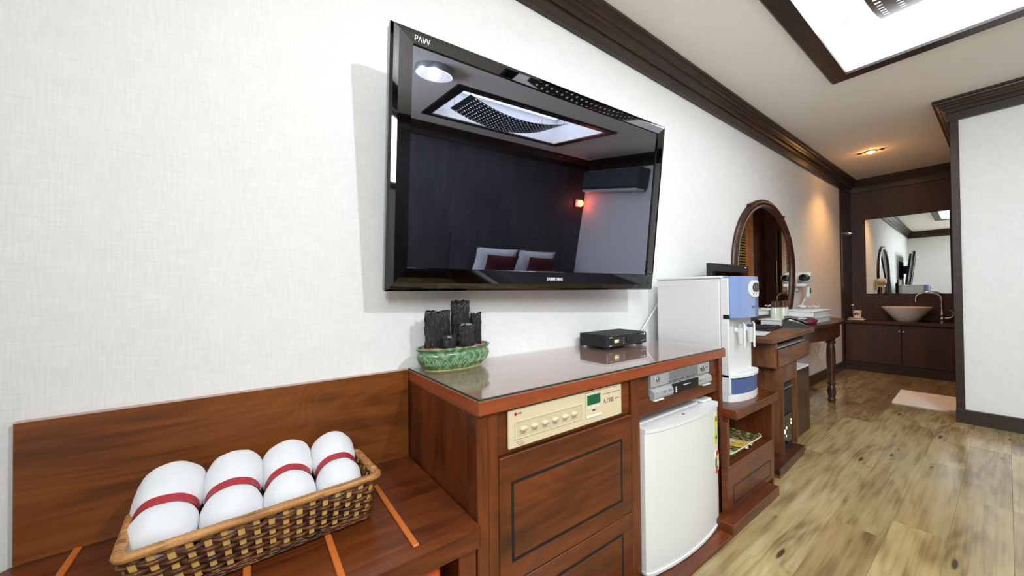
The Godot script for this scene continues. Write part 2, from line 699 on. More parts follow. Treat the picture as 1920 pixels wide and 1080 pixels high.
# ---------------------------------------------------------------- room shell
func room():
	# floor slab with boards laid on it
	var fl = sbox("floor", Vector3(ENDX, -0.1, 0), Vector3(FAR, -0.004, OPP), M.joint, "yellowish brown wood plank floor with knots")
	var rng = RandomNumberGenerator.new()
	rng.seed = 5
	var meshes = {}
	var w = 0.15
	var rows = int(ceil(OPP / w))
	for r in rows:
		var z0 = r * w
		var z1 = minf(z0 + w, OPP)
		var endx = FAR if z0 + w * 0.5 < COR else PART
		var x = ENDX - rng.randf() * 0.9
		while x < endx:
			var x1 = x + 0.92
			var a = maxf(x, ENDX)
			var b = minf(x1, endx)
			var c = rng.randi() % 6
			if b - a > 0.02:
				var key = "%.3f %.3f" % [b - a, z1 - z0]
				if not meshes.has(key):
					var mb = MB.new()
					mb.box(Vector3(0, -0.004, 0), Vector3(b - a - 0.0006, 0, z1 - z0 - 0.0006), 0.0004)
					meshes[key] = mb.mesh()
				var p = part("plank", meshes[key], M.boards[c], fl)
				p.position = Vector3(a, 0, z0)
			x = x1
	var T = 0.15
	sbox("wall_left", Vector3(ENDX - T, -0.1, -T), Vector3(FAR + T, CEIL + 0.4, 0), M.wall, "white woven-paper wall behind the television")
	sbox("wall_end", Vector3(ENDX - T, -0.1, 0), Vector3(ENDX, CEIL + 0.4, OPP), M.wall, "white wall at the bench end of the room")
	sbox("wall_opposite", Vector3(ENDX - T, -0.1, OPP), Vector3(PART + T, CEIL + 0.4, OPP + T), M.opposite, "dark panelled wall behind the bed")
	sbox("wall_right", Vector3(PART, -0.1, COR), Vector3(PART + T, CEIL + 0.4, OPP), M.wall, "white wall to the right of the passage")
	sbox("wall_corridor", Vector3(PART + T, -0.1, COR), Vector3(FAR + T, CEIL + 0.4, COR + T), M.darkpanel_v, "dark wood wall of the washstand passage")
	var far_b = sbox("wall_far", Vector3(FAR, -0.1, 0), Vector3(FAR + T, CEIL + 0.4, COR), M.darkpanel_v, "dark brown panelled wall above the washstand")
	far_b.set_meta("kind", "structure")
	trim_box(Vector3(5.85, 0.0, 0.0), Vector3(FAR, CEIL - 0.02, 0.014), M.darkpanel_v, "dark wood panel on the side of the washstand alcove")
	# end of the right wall: dark wood jamb round the corner
	trim_box(Vector3(PART - 0.012, 0.0, COR - 0.014), Vector3(PART + 0.16, 2.22, COR + 0.0), M.crown, "dark wood jamb on the end of the right wall")
	trim_box(Vector3(PART - 0.014, 0.0, COR - 0.014), Vector3(PART, 2.22, COR + 0.028), M.crown, "dark wood corner strip on the right wall")
	# ceiling with the two coffers left open
	var y1 = CEIL + 0.4
	var ins = [[1.35, 3.08, 0.617, 1.64], [1.35, 3.08, 2.38, 3.40]]
	var b = MB.new()
	var lo = Vector3(ENDX, CEIL, 0)
	b.box(Vector3(ENDX, CEIL, 0), Vector3(1.35, CEIL + 0.08, OPP))
	b.box(Vector3(3.08, CEIL, 0), Vector3(PART, CEIL + 0.08, OPP))
	b.box(Vector3(PART, CEIL, 0), Vector3(FAR, CEIL + 0.08, COR))
	b.box(Vector3(1.35, CEIL, 0), Vector3(3.08, CEIL + 0.08, 0.617))
	b.box(Vector3(1.35, CEIL, 1.64), Vector3(3.08, CEIL + 0.08, 2.38))
	b.box(Vector3(1.35, CEIL, 3.40), Vector3(3.08, CEIL + 0.08, OPP))
	struct("ceiling", b, M.ceil, "plain off-white ceiling with two recessed coffers")
	for i in 2:
		var q = ins[i]
		var cb = MB.new()
		var e = 0.02
		cb.box(Vector3(q[0] - e, CEIL + 0.08, q[2] - e), Vector3(q[0], 2.68, q[3] + e))
		cb.box(Vector3(q[1], CEIL + 0.08, q[2] - e), Vector3(q[1] + e, 2.68, q[3] + e))
		cb.box(Vector3(q[0], CEIL + 0.08, q[2] - e), Vector3(q[1], 2.68, q[2]))
		cb.box(Vector3(q[0], CEIL + 0.08, q[3]), Vector3(q[1], 2.68, q[3] + e))
		cb.box(Vector3(q[0] - e, 2.68, q[2] - e), Vector3(q[1] + e, 2.70, q[3] + e))
		struct("ceiling_coffer", cb, M.whitepaint, "white box of the coffer " + ("above the television side" if i == 0 else "above the bed"))
		# dark frame, four mitred bars
		var f = 0.092
		var prof = [Vector2(0, CEIL - 0.016), Vector2(f - 0.01, CEIL - 0.016), Vector2(f, CEIL - 0.006), Vector2(f, CEIL + 0.0), Vector2(0, CEIL + 0.0)]
		var path = [Vector2(q[0], q[2]), Vector2(q[0], q[3]), Vector2(q[1], q[3]), Vector2(q[1], q[2])]
		for k in 4:
			struct("trim_%d" % next_trim(), moulding(prof, path, k, true), M.crown, "dark frame bar of a ceiling coffer")
	# crown moulding and baseboards round the room
	var peri = [Vector2(ENDX, 0), Vector2(FAR, 0), Vector2(FAR, COR), Vector2(PART, COR), Vector2(PART, OPP), Vector2(ENDX, OPP)]
	var crown = [Vector2(0, 2.205), Vector2(0.024, 2.205), Vector2(0.026, 2.262), Vector2(0.034, 2.264), Vector2(0.034, 2.272), Vector2(0.040, 2.284), Vector2(0.052, 2.298), Vector2(0.055, 2.306), Vector2(0.062, 2.310), Vector2(0.070, 2.326), Vector2(0.079, 2.334), Vector2(0.081, 2.342), Vector2(0.092, 2.346), Vector2(0.092, CEIL), Vector2(0, CEIL)]
	var base = [Vector2(0, 0), Vector2(0.016, 0), Vector2(0.016, 0.095), Vector2(0.012, 0.1), Vector2(0, 0.1)]
	var sides = ["left", "far", "corridor", "right", "opposite", "end"]
	for k in 6:
		struct("trim_%d" % next_trim(), moulding(crown, peri, k, true), M.crown, "dark stepped crown moulding along the %s wall" % sides[k])
		struct("baseboard_" + sides[k], moulding(base, peri, k, true), M.crown)
	# window with a pale blind in the end wall, outside the frame to the left
	var wn = Node3D.new()
	wn.name = "window_1"
	add_child(wn)
	wn.set_meta("kind", "structure")
	wn.set_meta("label", "window with a bright white blind in the end wall")
	bpart("blind", Vector3(ENDX + 0.002, 1.5, 1.7), Vector3(ENDX + 0.012, 2.1, 2.9), glow(Color(0.95, 0.98, 1.0), 1.2), wn, 0.0)
	for r in [[1.44, 1.5, 1.64, 2.96], [2.1, 2.16, 1.64, 2.96], [1.5, 2.1, 1.64, 1.7], [1.5, 2.1, 2.9, 2.96]]:
		bpart("window_frame", Vector3(ENDX + 0.001, r[0], r[2]), Vector3(ENDX + 0.028, r[1], r[3]), M.crown, wn)
	# louvred door in the passage, seen in the mirrors
	var d = Node3D.new()
	d.name = "door_1"
	add_child(d)
	d.set_meta("kind", "structure")
	d.set_meta("label", "light wood door with grey-green louvre slats in the passage")
	var z = COR - 0.005
	bpart("frame", Vector3(5.70, 0, z - 0.035), Vector3(5.80, 2.08, z), M.tan, d)
	bpart("frame", Vector3(4.84, 0, z - 0.035), Vector3(4.93, 2.08, z), M.tan, d)
	bpart("frame", Vector3(4.93, 2.0, z - 0.035), Vector3(5.70, 2.08, z), M.tan, d)
	for r in [[4.935, 5.04, 0.01, 1.99], [5.58, 5.695, 0.01, 1.99]]:
		bpart("stile", Vector3(r[0], r[2], z - 0.022), Vector3(r[1], r[3], z), M.tan, d)
	for r in [[0.01, 0.2], [1.87, 1.99]]:
		bpart("rail", Vector3(5.04, r[0], z - 0.022), Vector3(5.58, r[1], z), M.tan, d)
	var sl = MB.new()
	sl.xf = Transform3D(Basis(Vector3.RIGHT, 0.7), Vector3.ZERO)
	sl.box(Vector3(5.04, -0.02, -0.004), Vector3(5.58, 0.02, 0.004))
	var slm = sl.mesh()
	for k in 44:
		var s = part("slat", slm, M.louvre, d)
		s.position = Vector3(0, 0.225 + k * 0.0375, z - 0.014)

func trim_box(lo, hi, m, label):
	sbox("trim_%d" % next_trim(), lo, hi, m, label, 0.002)

func next_trim() -> int:
	trim_count += 1
	return trim_count

func ceiling_lights():
	var centre = [Vector3(2.1, 0, 1.13), Vector3(2.1, 0, 2.89)]
	var where = ["coffer nearer the television wall", "coffer above the bed"]
	for i in 2:
		var t = thing("coffer_lamp", "curved perforated metal lamp screen in the " + where[i], "ceiling light", Vector3(centre[i].x, 2.36, centre[i].z), 0.0, "perforated lamp screens in the ceiling coffers")
		# sheet sagging along x, real holes
		var nx = 78
		var nz = 30
		var b = MB.new()
		var hx = 0.60
		var hz = 0.30
		for layer in 2:
			var dy = 0.0015 * layer
			for ix in nx:
				for iz in nz:
					if ix % 3 == 1 and iz % 3 == 1 and ix > 2 and ix < nx - 3:
						continue
					var q = []
					for k in [[0, 0], [1, 0], [1, 1], [0, 1]]:
						var x = -hx + 2 * hx * (ix + k[0]) / nx
						q.append(Vector3(x, -0.06 + dy + 0.10 * (x / hx) * (x / hx), -hz + 2 * hz * (iz + k[1]) / nz))
					b.quad(q[0], q[1], q[2], q[3], Vector3.DOWN if layer == 0 else Vector3.UP)
		part("perforated_sheet", b, M.metalsheet, t)
		for s in [-1, 1]:
			for e in [-1, 1]:
				var r = MB.new()
				r.tube([Vector3(hx * 0.96 * s, 0.035, hz * 0.8 * e), Vector3(hx * 0.96 * s, 0.318, hz * 0.8 * e)], 0.004, 6)
				part("hanger", r, M.silver, t)
		bpart("glowing_tube_panel", Vector3(-0.68, 0.296, -0.45), Vector3(0.92, 0.318, 0.45), glow(Color(0.97, 0.985, 1.0), 3.2), t)
	# round flush lamp
	var c = thing("round_ceiling_lamp", "round white flush ceiling lamp with a grey rim", "ceiling light", Vector3(1.0, CEIL, 2.13))
	var rim = MB.new()
	rim.lathe([Vector2(0.15, 0), Vector2(0.155, -0.04), Vector2(0.148, -0.05), Vector2(0.14, -0.048), Vector2(0.138, 0)], 40)
	part("rim", rim, M.silver, c)
	var dome = MB.new()
	dome.lathe([Vector2(0.139, -0.012), Vector2(0.138, -0.05), Vector2(0.12, -0.058), Vector2(0.07, -0.064), Vector2(0, -0.066)], 40)
	part("diffuser", dome, glow(Color(1, 0.985, 0.96), 2.4), c)
	# halogen in the passage
	var h = thing("halogen_downlight", "small halogen downlight in the passage ceiling", "downlight", Vector3(5.06, CEIL, 0.41))
	var ring = MB.new()
	ring.lathe([Vector2(0.03, 0), Vector2(0.045, -0.001), Vector2(0.047, -0.006), Vector2(0.036, -0.009), Vector2(0.03, -0.004)], 28)
	part("ring", ring, M.silver, h)
	var bulb = MB.new()
	bulb.lathe([Vector2(0.026, -0.001), Vector2(0.026, -0.012), Vector2(0.014, -0.022), Vector2(0, -0.025)], 20)
	part("bulb", bulb, glow(Color(1.0, 0.8, 0.5), 14.0), h)
	for s in [-1, 1]:
		var cl = MB.new()
		cl.lathe([Vector2(0.0, -0.001), Vector2(0.022, -0.001), Vector2(0.022, -0.005), Vector2(0, -0.006)], 16, Vector3(0.004 * s, 0, 0.078 * s))
		part("cover_disc", cl, M.gap, h)

# ---------------------------------------------------------------- television
func television():
	var yaw = -0.0580407
	var pit = 0.112052
	var t = thing("television", "large black flat television tilted forward on the white wall", "television", Vector3(0.9582, 1.3666, 0.1931))
	t.transform = Transform3D(Basis(Vector3.UP, yaw) * Basis(Vector3.RIGHT, pit), t.position)
	var W = 0.63
	var H = 0.3835
	# bezel: ring with a sloping glossy face, corners cut
	var outer = [Vector2(-W, -H), Vector2(W - 0.012, -H), Vector2(W, -H + 0.012), Vector2(W, H), Vector2(-W, H)]
	var b = MB.new()
	var o = [Vector2(-W, -H), Vector2(W, -H), Vector2(W, H), Vector2(-W, H)]
	var s = [Vector2(-0.567, -0.31), Vector2(0.567, -0.31), Vector2(0.567, 0.335), Vector2(-0.567, 0.335)]
	for k in 4:
		var a0 = o[k]
		var a1 = o[(k + 1) % 4]
		var s0 = s[k]
		var s1 = s[(k + 1) % 4]
		var n0 = (a0 + a1).normalized()
		var out = Vector3(n0.x, n0.y, 0)
		# rounded front lip in three steps, then the inner step down to the screen
		var zs = [[0.0, -0.012], [0.12, -0.003], [0.35, 0.001], [0.97, 0.003], [1.0, -0.004]]
		var rows = []
		for z in zs:
			rows.append([a0.lerp(s0, z[0]), a1.lerp(s1, z[0]), z[1]])
		for r in rows.size() - 1:
			var p = rows[r]
			var q = rows[r + 1]
			b.quad(Vector3(p[0].x, p[0].y, p[2]), Vector3(p[1].x, p[1].y, p[2]), Vector3(q[1].x, q[1].y, q[2]), Vector3(q[0].x, q[0].y, q[2]), Vector3(0, 0, 1))
		b.quad(Vector3(a0.x, a0.y, -0.012), Vector3(a1.x, a1.y, -0.012), Vector3(a1.x, a1.y, -0.03), Vector3(a0.x, a0.y, -0.03), out)
	part("bezel", b, M.piano, t)
	bpart("screen", Vector3(-0.568, -0.311, -0.012), Vector3(0.568, 0.336, -0.003), M.screen, t, 0.0)
	bpart("edge_band", Vector3(-W + 0.001, -H + 0.001, -0.05), Vector3(W - 0.001, H - 0.001, -0.03), M.silverpl, t, 0.003)
	var bk = MB.new()
	bk.box(Vector3(-0.56, -0.32, -0.085), Vector3(0.56, 0.33, -0.05), 0.03)
	part("back_cover", bk, M.blackmatt, t)
	lettering("wordmark", "PΛVV", 0.016, M.print_white, t, Vector3(-0.542, 0.353, 0.0022))
	lettering("wordmark", "SAMSUNG", 0.0125, M.print_white, t, Vector3(0.01, -0.339, 0.0026), Basis.IDENTITY, true)
	# wall arm, on the wall behind
	var inv = t.transform.affine_inverse()
	var arm = MB.new()
	arm.xf = inv
	arm.box(Vector3(0.72, 1.2, 0.001), Vector3(1.2, 1.56, 0.03), 0.004)
	arm.box(Vector3(0.76, 1.3, 0.03), Vector3(0.82, 1.46, 0.12), 0.003)
	arm.box(Vector3(1.1, 1.3, 0.03), Vector3(1.16, 1.46, 0.14), 0.003)
	part("wall_bracket", arm, M.blackmatt, t)

# ---------------------------------------------------------------- bench with towels
func bench():
	var t = thing("luggage_bench", "low brown wooden luggage bench with backboard and orange wood strips", "bench", Vector3(0, 0, 0))
	bpart("backboard", Vector3(-0.378, 0.442, 0.001), Vector3(0.434, 0.726, 0.019), M.walnut, t, 0.001)
	bpart("edge_strip", Vector3(-0.378, 0.7255, 0.001), Vector3(0.434, 0.7275, 0.0195), mat(c8(190, 160, 150), 0.5), t, 0.0003)
	var top = MB.new()
	top.prism([Vector2(-0.378, 0.019), Vector2(0.434, 0.019), Vector2(0.434, 0.475), Vector2(0.427, 0.482), Vector2(-0.52, 0.482), Vector2(-0.527, 0.475), Vector2(-0.527, 0.17)], Vector3(0, 0.442, 0), Vector3.RIGHT, Vector3.BACK, Vector3(0, -0.042, 0))
	part("top", top, M.bench, t)
	for x in [-0.29, -0.145, 0.0, 0.145, 0.29]:
		bpart("strip", Vector3(x - 0.0065, 0.4415, 0.021), Vector3(x + 0.0065, 0.447, 0.452), M.orange_wood, t, 0.0015)
	bpart("leg", Vector3(0.385, 0, 0.02), Vector3(0.43, 0.4, 0.462), M.cab_v, t)
	bpart("leg", Vector3(-0.40, 0, 0.2), Vector3(-0.36, 0.4, 0.462), M.cab_v, t)
	bpart("apron", Vector3(-0.36, 0.34, 0.03), Vector3(0.385, 0.4, 0.05), M.cab_h, t)
	var o = thing("storage_box", "orange storage box on the floor under the bench", "box", Vector3(0.2, 0, 0.32))
	bpart("body", Vector3(-0.14, 0, -0.13), Vector3(0.14, 0.35, 0.13), mat(c8(216, 84, 34), 0.5), o, 0.006)
	bpart("lid", Vector3(-0.145, 0.35, -0.135), Vector3(0.145, 0.375, 0.135), mat(c8(216, 84, 34), 0.5), o, 0.006)

func loop_path(hx, hz, y, r, steps, wave := 0.0, waves := 0, phase := 0.0) -> Array:
	# rounded rectangle, with an in-and-out wave
	var raw = []
	var corners = [[hx - r, hz - r, 0.0], [-hx + r, hz - r, PI / 2], [-hx + r, -hz + r, PI], [hx - r, -hz + r, PI * 1.5]]
	for c in corners:
		for k in 7:
			var a = c[2] + PI / 2 * k / 6
			raw.append(Vector2(c[0] + r * cos(a), c[1] + r * sin(a)))
	var total = 0.0
	var lens = [0.0]
	for i in raw.size():
		total += raw[i].distance_to(raw[(i + 1) % raw.size()])
		lens.append(total)
	var out = []
	var seg = 0
	for s in steps:
		var want = total * s / steps
		while lens[seg + 1] < want:
			seg += 1
		var f = (want - lens[seg]) / maxf(lens[seg + 1] - lens[seg], 1e-9)
		var a = raw[seg % raw.size()]
		var b = raw[(seg + 1) % raw.size()]
		var p = a.lerp(b, f)
		var d = (b - a).normalized()
		p += Vector2(d.y, -d.x) * wave * cos(TAU * waves * s / steps + phase)
		out.append(Vector3(p.x, y, p.y))
	return out

func basket_and_towels():
	var at = Vector3(0.036, 0.4472, 0.232)
	var turn = 0.06
	var t = thing("wicker_basket", "brown woven wicker basket holding rolled towels on the bench", "basket", at, turn)
	var hx0 = 0.198
	var hz0 = 0.072
	var hx1 = 0.214
	var hz1 = 0.084
	var hgt = 0.098
	bpart("bottom", Vector3(-hx0 + 0.006, 0.002, -hz0 + 0.006), Vector3(hx0 - 0.006, 0.008, hz0 - 0.006), M.rattan_dark, t)
	# stakes
	var nst = 46
	var lo = loop_path(hx0, hz0, 0.004, 0.02, nst)
	var hi = loop_path(hx1, hz1, hgt - 0.004, 0.02, nst)
	for i in nst:
		var d = (lo[(i + 1) % nst] - lo[(i - 1 + nst) % nst]).normalized()
		var out = Vector3(d.z, 0, -d.x)
		var b = MB.new()
		var up = (hi[i] - lo[i]).normalized()
		b.xf = Transform3D(Basis(d, up, d.cross(up).normalized()), lo[i])
		b.box(Vector3(-0.0054, 0, -0.0014), Vector3(0.0054, lo[i].distance_to(hi[i]), 0.0014), 0.0008)
		part("stake", b, M.rattan_tan, t)
	# weavers, each row a loop that passes in front of one stake and behind the next
	for r in 8:
		var y = 0.013 + r * 0.0104
		var f = y / hgt
		var steps = nst * 6
		var thick = 0.0046
		if r == 7:
			thick = 0.0022
		var path = loop_path(lerpf(hx0, hx1, f), lerpf(hz0, hz1, f), y, 0.02, steps, 0.005, nst / 2, PI * (r % 2))
		var b = MB.new()
		b.tube(path, thick, 7, true)
		part("weaver", b, M.rattan_dark, t)
	for r in 3:
		var b = MB.new()
		b.tube(loop_path(hx0 + 0.003, hz0 + 0.003, 0.003 + r * 0.004, 0.02, 240, 0.0012, 40, r * 2.0), 0.0026, 6, true)
		part("foot_braid", b, M.rattan_dark, t)
	# wrapped rim
	var rim = loop_path(hx1 + 0.001, hz1 + 0.001, hgt, 0.016, 420)
	var rr = []
	for i in 420:
		rr.append(0.0088 + 0.0005 * sin(i * 2.1) + 0.0003 * sin(i * 0.37))
	var rb = MB.new()
	rb.tube(rim, rr, 10, true)
	part("rim", rb, M.rattan, t)
	# dark cloth lining
	bpart("lining", Vector3(-hx0 + 0.012, 0.009, -hz0 + 0.012), Vector3(hx0 - 0.012, 0.02, hz0 - 0.012), mat(c8(60, 66, 72), 0.9), t)
	# towels
	var places = ["next to the basket end by the wall edge of the bench", "second from the bench's free end", "third from the bench's free end", "at the basket end by the cabinet"]
	var xs = [-0.127, -0.021, 0.083, 0.186]
	var labels = ["white rolled towel with red ribbon, fattest roll, at the basket end away from the cabinet", "white rolled towel with red ribbon, second roll from the basket end away from the cabinet", "white rolled towel with red ribbon, second roll from the basket end beside the cabinet", "white rolled towel with red ribbon, roll at the basket end beside the cabinet"]
	for i in 4:
		var dz = -0.004 * i
		towel(i, Vector3(xs[i], 0.582 - 0.004 * i, 0.094 + dz), Vector3(xs[i] - 0.004, 0.505, 0.288 + dz), labels[i])

func towel(i, back: Vector3, front: Vector3, label):
	var t = thing("rolled_towel", label, "towel", (back + front) * 0.5, 0.0, "rolled towels in the basket")
	var rng = RandomNumberGenerator.new()
	rng.seed = 40 + i
	var nz = FastNoiseLite.new()
	nz.seed = 7 + i
	nz.frequency = 9.0
	var ax = (front - back)
	var L = ax.length()
	var d = ax / L
	var sx = Vector3.RIGHT
	var sy = sx.cross(d).normalized() * -1.0
	if sy.y < 0:
		sy = -sy
	var rad = [0.0555, 0.054, 0.053, 0.0515][i]
	var rings = []
	var m = 40
	var seg = 44
	for k in m + 1:
		var u = float(k) / m
		var prof = sqrt(maxf(0.0, 1.0 - pow(absf(u * 2 - 1), 7.0)))
		var cinch = 1.0 - 0.17 * exp(-pow((u - 0.56) / 0.085, 2.0)) + 0.035 * (1.0 - smoothstep(0.3, 0.6, u)) - 0.02 * u
		var ring = []
		for j in seg:
			var a = TAU * j / seg
			var e = Vector2(cos(a), sin(a))
			var w = 1.0 + 0.035 * nz.get_noise_3d(e.x * 0.1, e.y * 0.1, u * 0.25) * 2.0
			# the outer layer's free edge, a soft step along the roll
			w += 0.03 * smoothstep(0.0, 0.5, fposmod(a / TAU + 0.1 + 0.05 * sin(u * 3.0), 1.0)) - 0.015
			var r = rad * prof * cinch * w
			var p = d * (L * (u - 0.5)) + sx * e.x * r + sy * e.y * r * 0.97
			ring.append(p)
		rings.append(ring)
	var b = MB.new()
	b.grid(rings, false, true, false)
	# orient outwards
	part("roll", b, M.fabric_white, t)
	var rib = []
	for k in 5:
		var u = 0.51 + 0.095 * k / 4.0
		var ring = []
		for j in seg:
			var a = TAU * j / seg
			var e = Vector2(cos(a), sin(a))
			var w = 1.0 + 0.035 * nz.get_noise_3d(e.x * 0.1, e.y * 0.1, 0.56 * 0.25) * 2.0 + 0.03 * smoothstep(0.0, 0.5, fposmod(a / TAU + 0.1 + 0.05 * sin(0.56 * 3.0), 1.0)) - 0.015
			var r = rad * (0.842 if k == 2 else 0.862 if k % 2 == 1 else 0.895) * w + 0.0014 + 0.0006 * (1.0 if k % 2 == 1 else 0.0)
			if k == 0 or k == 4:
				r -= 0.0012
			ring.append(d * (L * (u - 0.5)) + sx * e.x * r + sy * e.y * r * 0.97)
		rib.append(ring)
	var rb = MB.new()
	rb.grid(rib, false, true, false)
	part("ribbon", rb, M.ribbon, t)

# ---------------------------------------------------------------- media cabinet
func groove(parent, x0, x1, y0, y1, z, w := 0.008):
	for r in [[x0, x1, y1 - w, y1], [x0, x1, y0, y0 + w], [x0, x0 + w, y0 + w, y1 - w], [x1 - w, x1, y0 + w, y1 - w]]:
		bpart("inlay", Vector3(r[0], r[2], z - 0.002), Vector3(r[1], r[3], z + 0.0006), M.gap, parent, 0.0003)

func media_cabinet():
	var t = thing("media_cabinet", "reddish brown wooden cabinet with glass top under the television", "cabinet", Vector3(0, 0, 0))
	var zf = 0.455
	bpart("top_board", Vector3(0.437, 0.689, 0.001), Vector3(1.69, 0.724, 0.468), M.edge, t, 0.002)
	bpart("side_panel", Vector3(0.438, 0, 0.002), Vector3(0.470, 0.689, zf), M.cab_v, t)
	bpart("side_panel", Vector3(1.655, 0, 0.002), Vector3(1.685, 0.689, zf), M.cab_v, t)
	bpart("divider", Vector3(1.035, 0, 0.002), Vector3(1.082, 0.689, zf - 0.002), M.cab_v, t)
	bpart("back_panel", Vector3(0.47, 0.02, 0.002), Vector3(1.655, 0.689, 0.01), M.cab_h, t)
	bpart("front_panel", Vector3(0.470, 0.03, 0.41), Vector3(1.035, 0.689, 0.435), M.cab_h, t)
	bpart("stile", Vector3(0.4705, 0.03, 0.435), Vector3(0.500, 0.689, zf - 0.001), M.cab_v, t)
	bpart("control_rail", Vector3(0.5005, 0.572, 0.4355), Vector3(1.032, 0.689, 0.447), M.cab_h, t)
	var d1 = bpart("drawer_front", Vector3(0.5015, 0.25, 0.4355), Vector3(1.031, 0.569, zf), M.cab_h, t, 0.002)
	groove(d1, 0.537, 0.981, 0.301, 0.503, zf)
	var d2 = bpart("drawer_front", Vector3(0.5015, 0.03, 0.4355), Vector3(1.031, 0.247, zf), M.cab_h, t, 0.002)
	groove(d2, 0.537, 0.981, 0.06, 0.200, zf)
	# bay above the fridge for the recorder
	bpart("recorder_shelf", Vector3(1.083, 0.552, 0.02), Vector3(1.654, 0.566, 0.42), M.cab_h, t)
	bpart("front_rail", Vector3(1.083, 0.544, 0.4205), Vector3(1.654, 0.604, 0.449), M.cab_h, t)
	bpart("front_rail", Vector3(1.083, 0.604, 0.4205), Vector3(1.145, 0.688, 0.445), M.cab_h, t, 0.0005)
	bpart("front_rail", Vector3(1.572, 0.604, 0.4205), Vector3(1.654, 0.688, 0.445), M.cab_h, t, 0.0005)
	bpart("front_rail", Vector3(1.145, 0.684, 0.4205), Vector3(1.572, 0.6885, 0.445), M.cab_h, t, 0.0005)
	bpart("plinth", Vector3(0.47, 0.0, 0.456), Vector3(1.55, 0.013, 0.545), M.cab_h, t, 0.003)
	bpart("fridge_platform", Vector3(1.083, 0.0, 0.02), Vector3(1.654, 0.013, 0.4555), M.cab_h, t)
	# sheet of glass
	var g = thing("glass_top", "clear glass sheet lying on the media cabinet", "glass sheet", Vector3(0, 0.7242, 0))
	bpart("pane", Vector3(0.44, 0, 0.004), Vector3(1.686, 0.005, 0.464), M.glass, g, 0.0)
	bpart("ground_edge", Vector3(0.44, 0, 0.4641), Vector3(1.686, 0.005, 0.4655), M.glassedge, g, 0.0)
	bpart("ground_edge", Vector3(0.4388, 0, 0.004), Vector3(0.44, 0.005, 0.4655), M.glassedge, g, 0.0)
	control_panel()
	recorder()
	planter()
	set_top_box()

func control_panel():
	var t = thing("control_panel", "cream control panel with buttons and green display in the cabinet front", "control panel", Vector3(0.53, 0.583, 0.4475))
	var w = 0.451
	var h = 0.098
	bpart("faceplate", Vector3(0, 0, 0), Vector3(w, h, 0.009), M.ivory, t, 0.003)
	bpart("button_panel", Vector3(0.022, 0.026, 0.009), Vector3(0.262, 0.066, 0.0098), M.ivory2, t, 0.0004)
	for r in [[0.018, 0.266, 0.066, 0.069], [0.018, 0.266, 0.023, 0.026], [0.018, 0.022, 0.026, 0.066], [0.262, 0.266, 0.026, 0.066]]:
		bpart("panel_border", Vector3(r[0], r[2], 0.009), Vector3(r[1], r[3], 0.0118), M.ivory, t, 0.0008)
	for k in 6:
		var x = 0.046 + k * 0.037
		var b = MB.new()
		b.xf = Transform3D(Basis(Vector3.RIGHT, PI / 2), Vector3(x, 0.046, 0.0098))
		b.lathe([Vector2(0.0115, 0), Vector2(0.0115, 0.004), Vector2(0.0095, 0.006), Vector2(0, 0.007)], 20, Vector3.ZERO, Vector2(1.0, 0.55))
		part("button", b, M.ivory, t)
		bpart("button_mark", Vector3(x - 0.009, 0.033, 0.0098), Vector3(x + 0.009, 0.0352, 0.0101), mat(c8(150, 140, 112), 0.6), t, 0.0)
	bpart("display_frame", Vector3(0.279, 0.024, 0.009), Vector3(0.349, 0.092, 0.0115), M.ivory, t, 0.001)
	bpart("display", Vector3(0.285, 0.058, 0.0114), Vector3(0.343, 0.087, 0.0122), M.lcd, t, 0.0)
	for k in 3:
		bpart("key", Vector3(0.287 + k * 0.019, 0.047, 0.0114), Vector3(0.299 + k * 0.019, 0.052, 0.0132), M.white, t, 0.001)
	bpart("slider", Vector3(0.307, 0.0385, 0.0114), Vector3(0.319, 0.0425, 0.0125), M.black, t, 0.0004)
	bpart("flap", Vector3(0.281, 0.020, 0.009), Vector3(0.347, 0.027, 0.0135), M.white, t, 0.001)
	bpart("groove_line", Vector3(0.36, 0.078, 0.0088), Vector3(0.442, 0.0792, 0.0093), M.print_dark, t, 0.0)
	bpart("groove_line", Vector3(0.27, 0.0945, 0.0088), Vector3(0.43, 0.0955, 0.0093), M.print_dark, t, 0.0)
	bpart("brand_square", Vector3(0.018, 0.083, 0.009), Vector3(0.026, 0.091, 0.0094), M.red, t, 0.0)
	lettering("wordmark", "A.ONE", 0.013, M.print_dark, t, Vector3(0.386, 0.056, 0.0092))
	for k in 2:
		bpart("small_print", Vector3(0.415 + k * 0.011, 0.055, 0.009), Vector3(0.424 + k * 0.011, 0.058, 0.0093), mat(c8(120, 112, 96), 0.6), t, 0.0)
	for k in 3:
		bpart("small_print", Vector3(0.026, 0.006 + k * 0.0045, 0.009), Vector3(0.05 - k * 0.003, 0.0075 + k * 0.0045, 0.0093), mat(c8(150, 140, 116), 0.6), t, 0.0)
	bpart("small_print", Vector3(0.029, 0.085, 0.009), Vector3(0.042, 0.089, 0.0093), mat(c8(130, 90, 80), 0.6), t, 0.0)

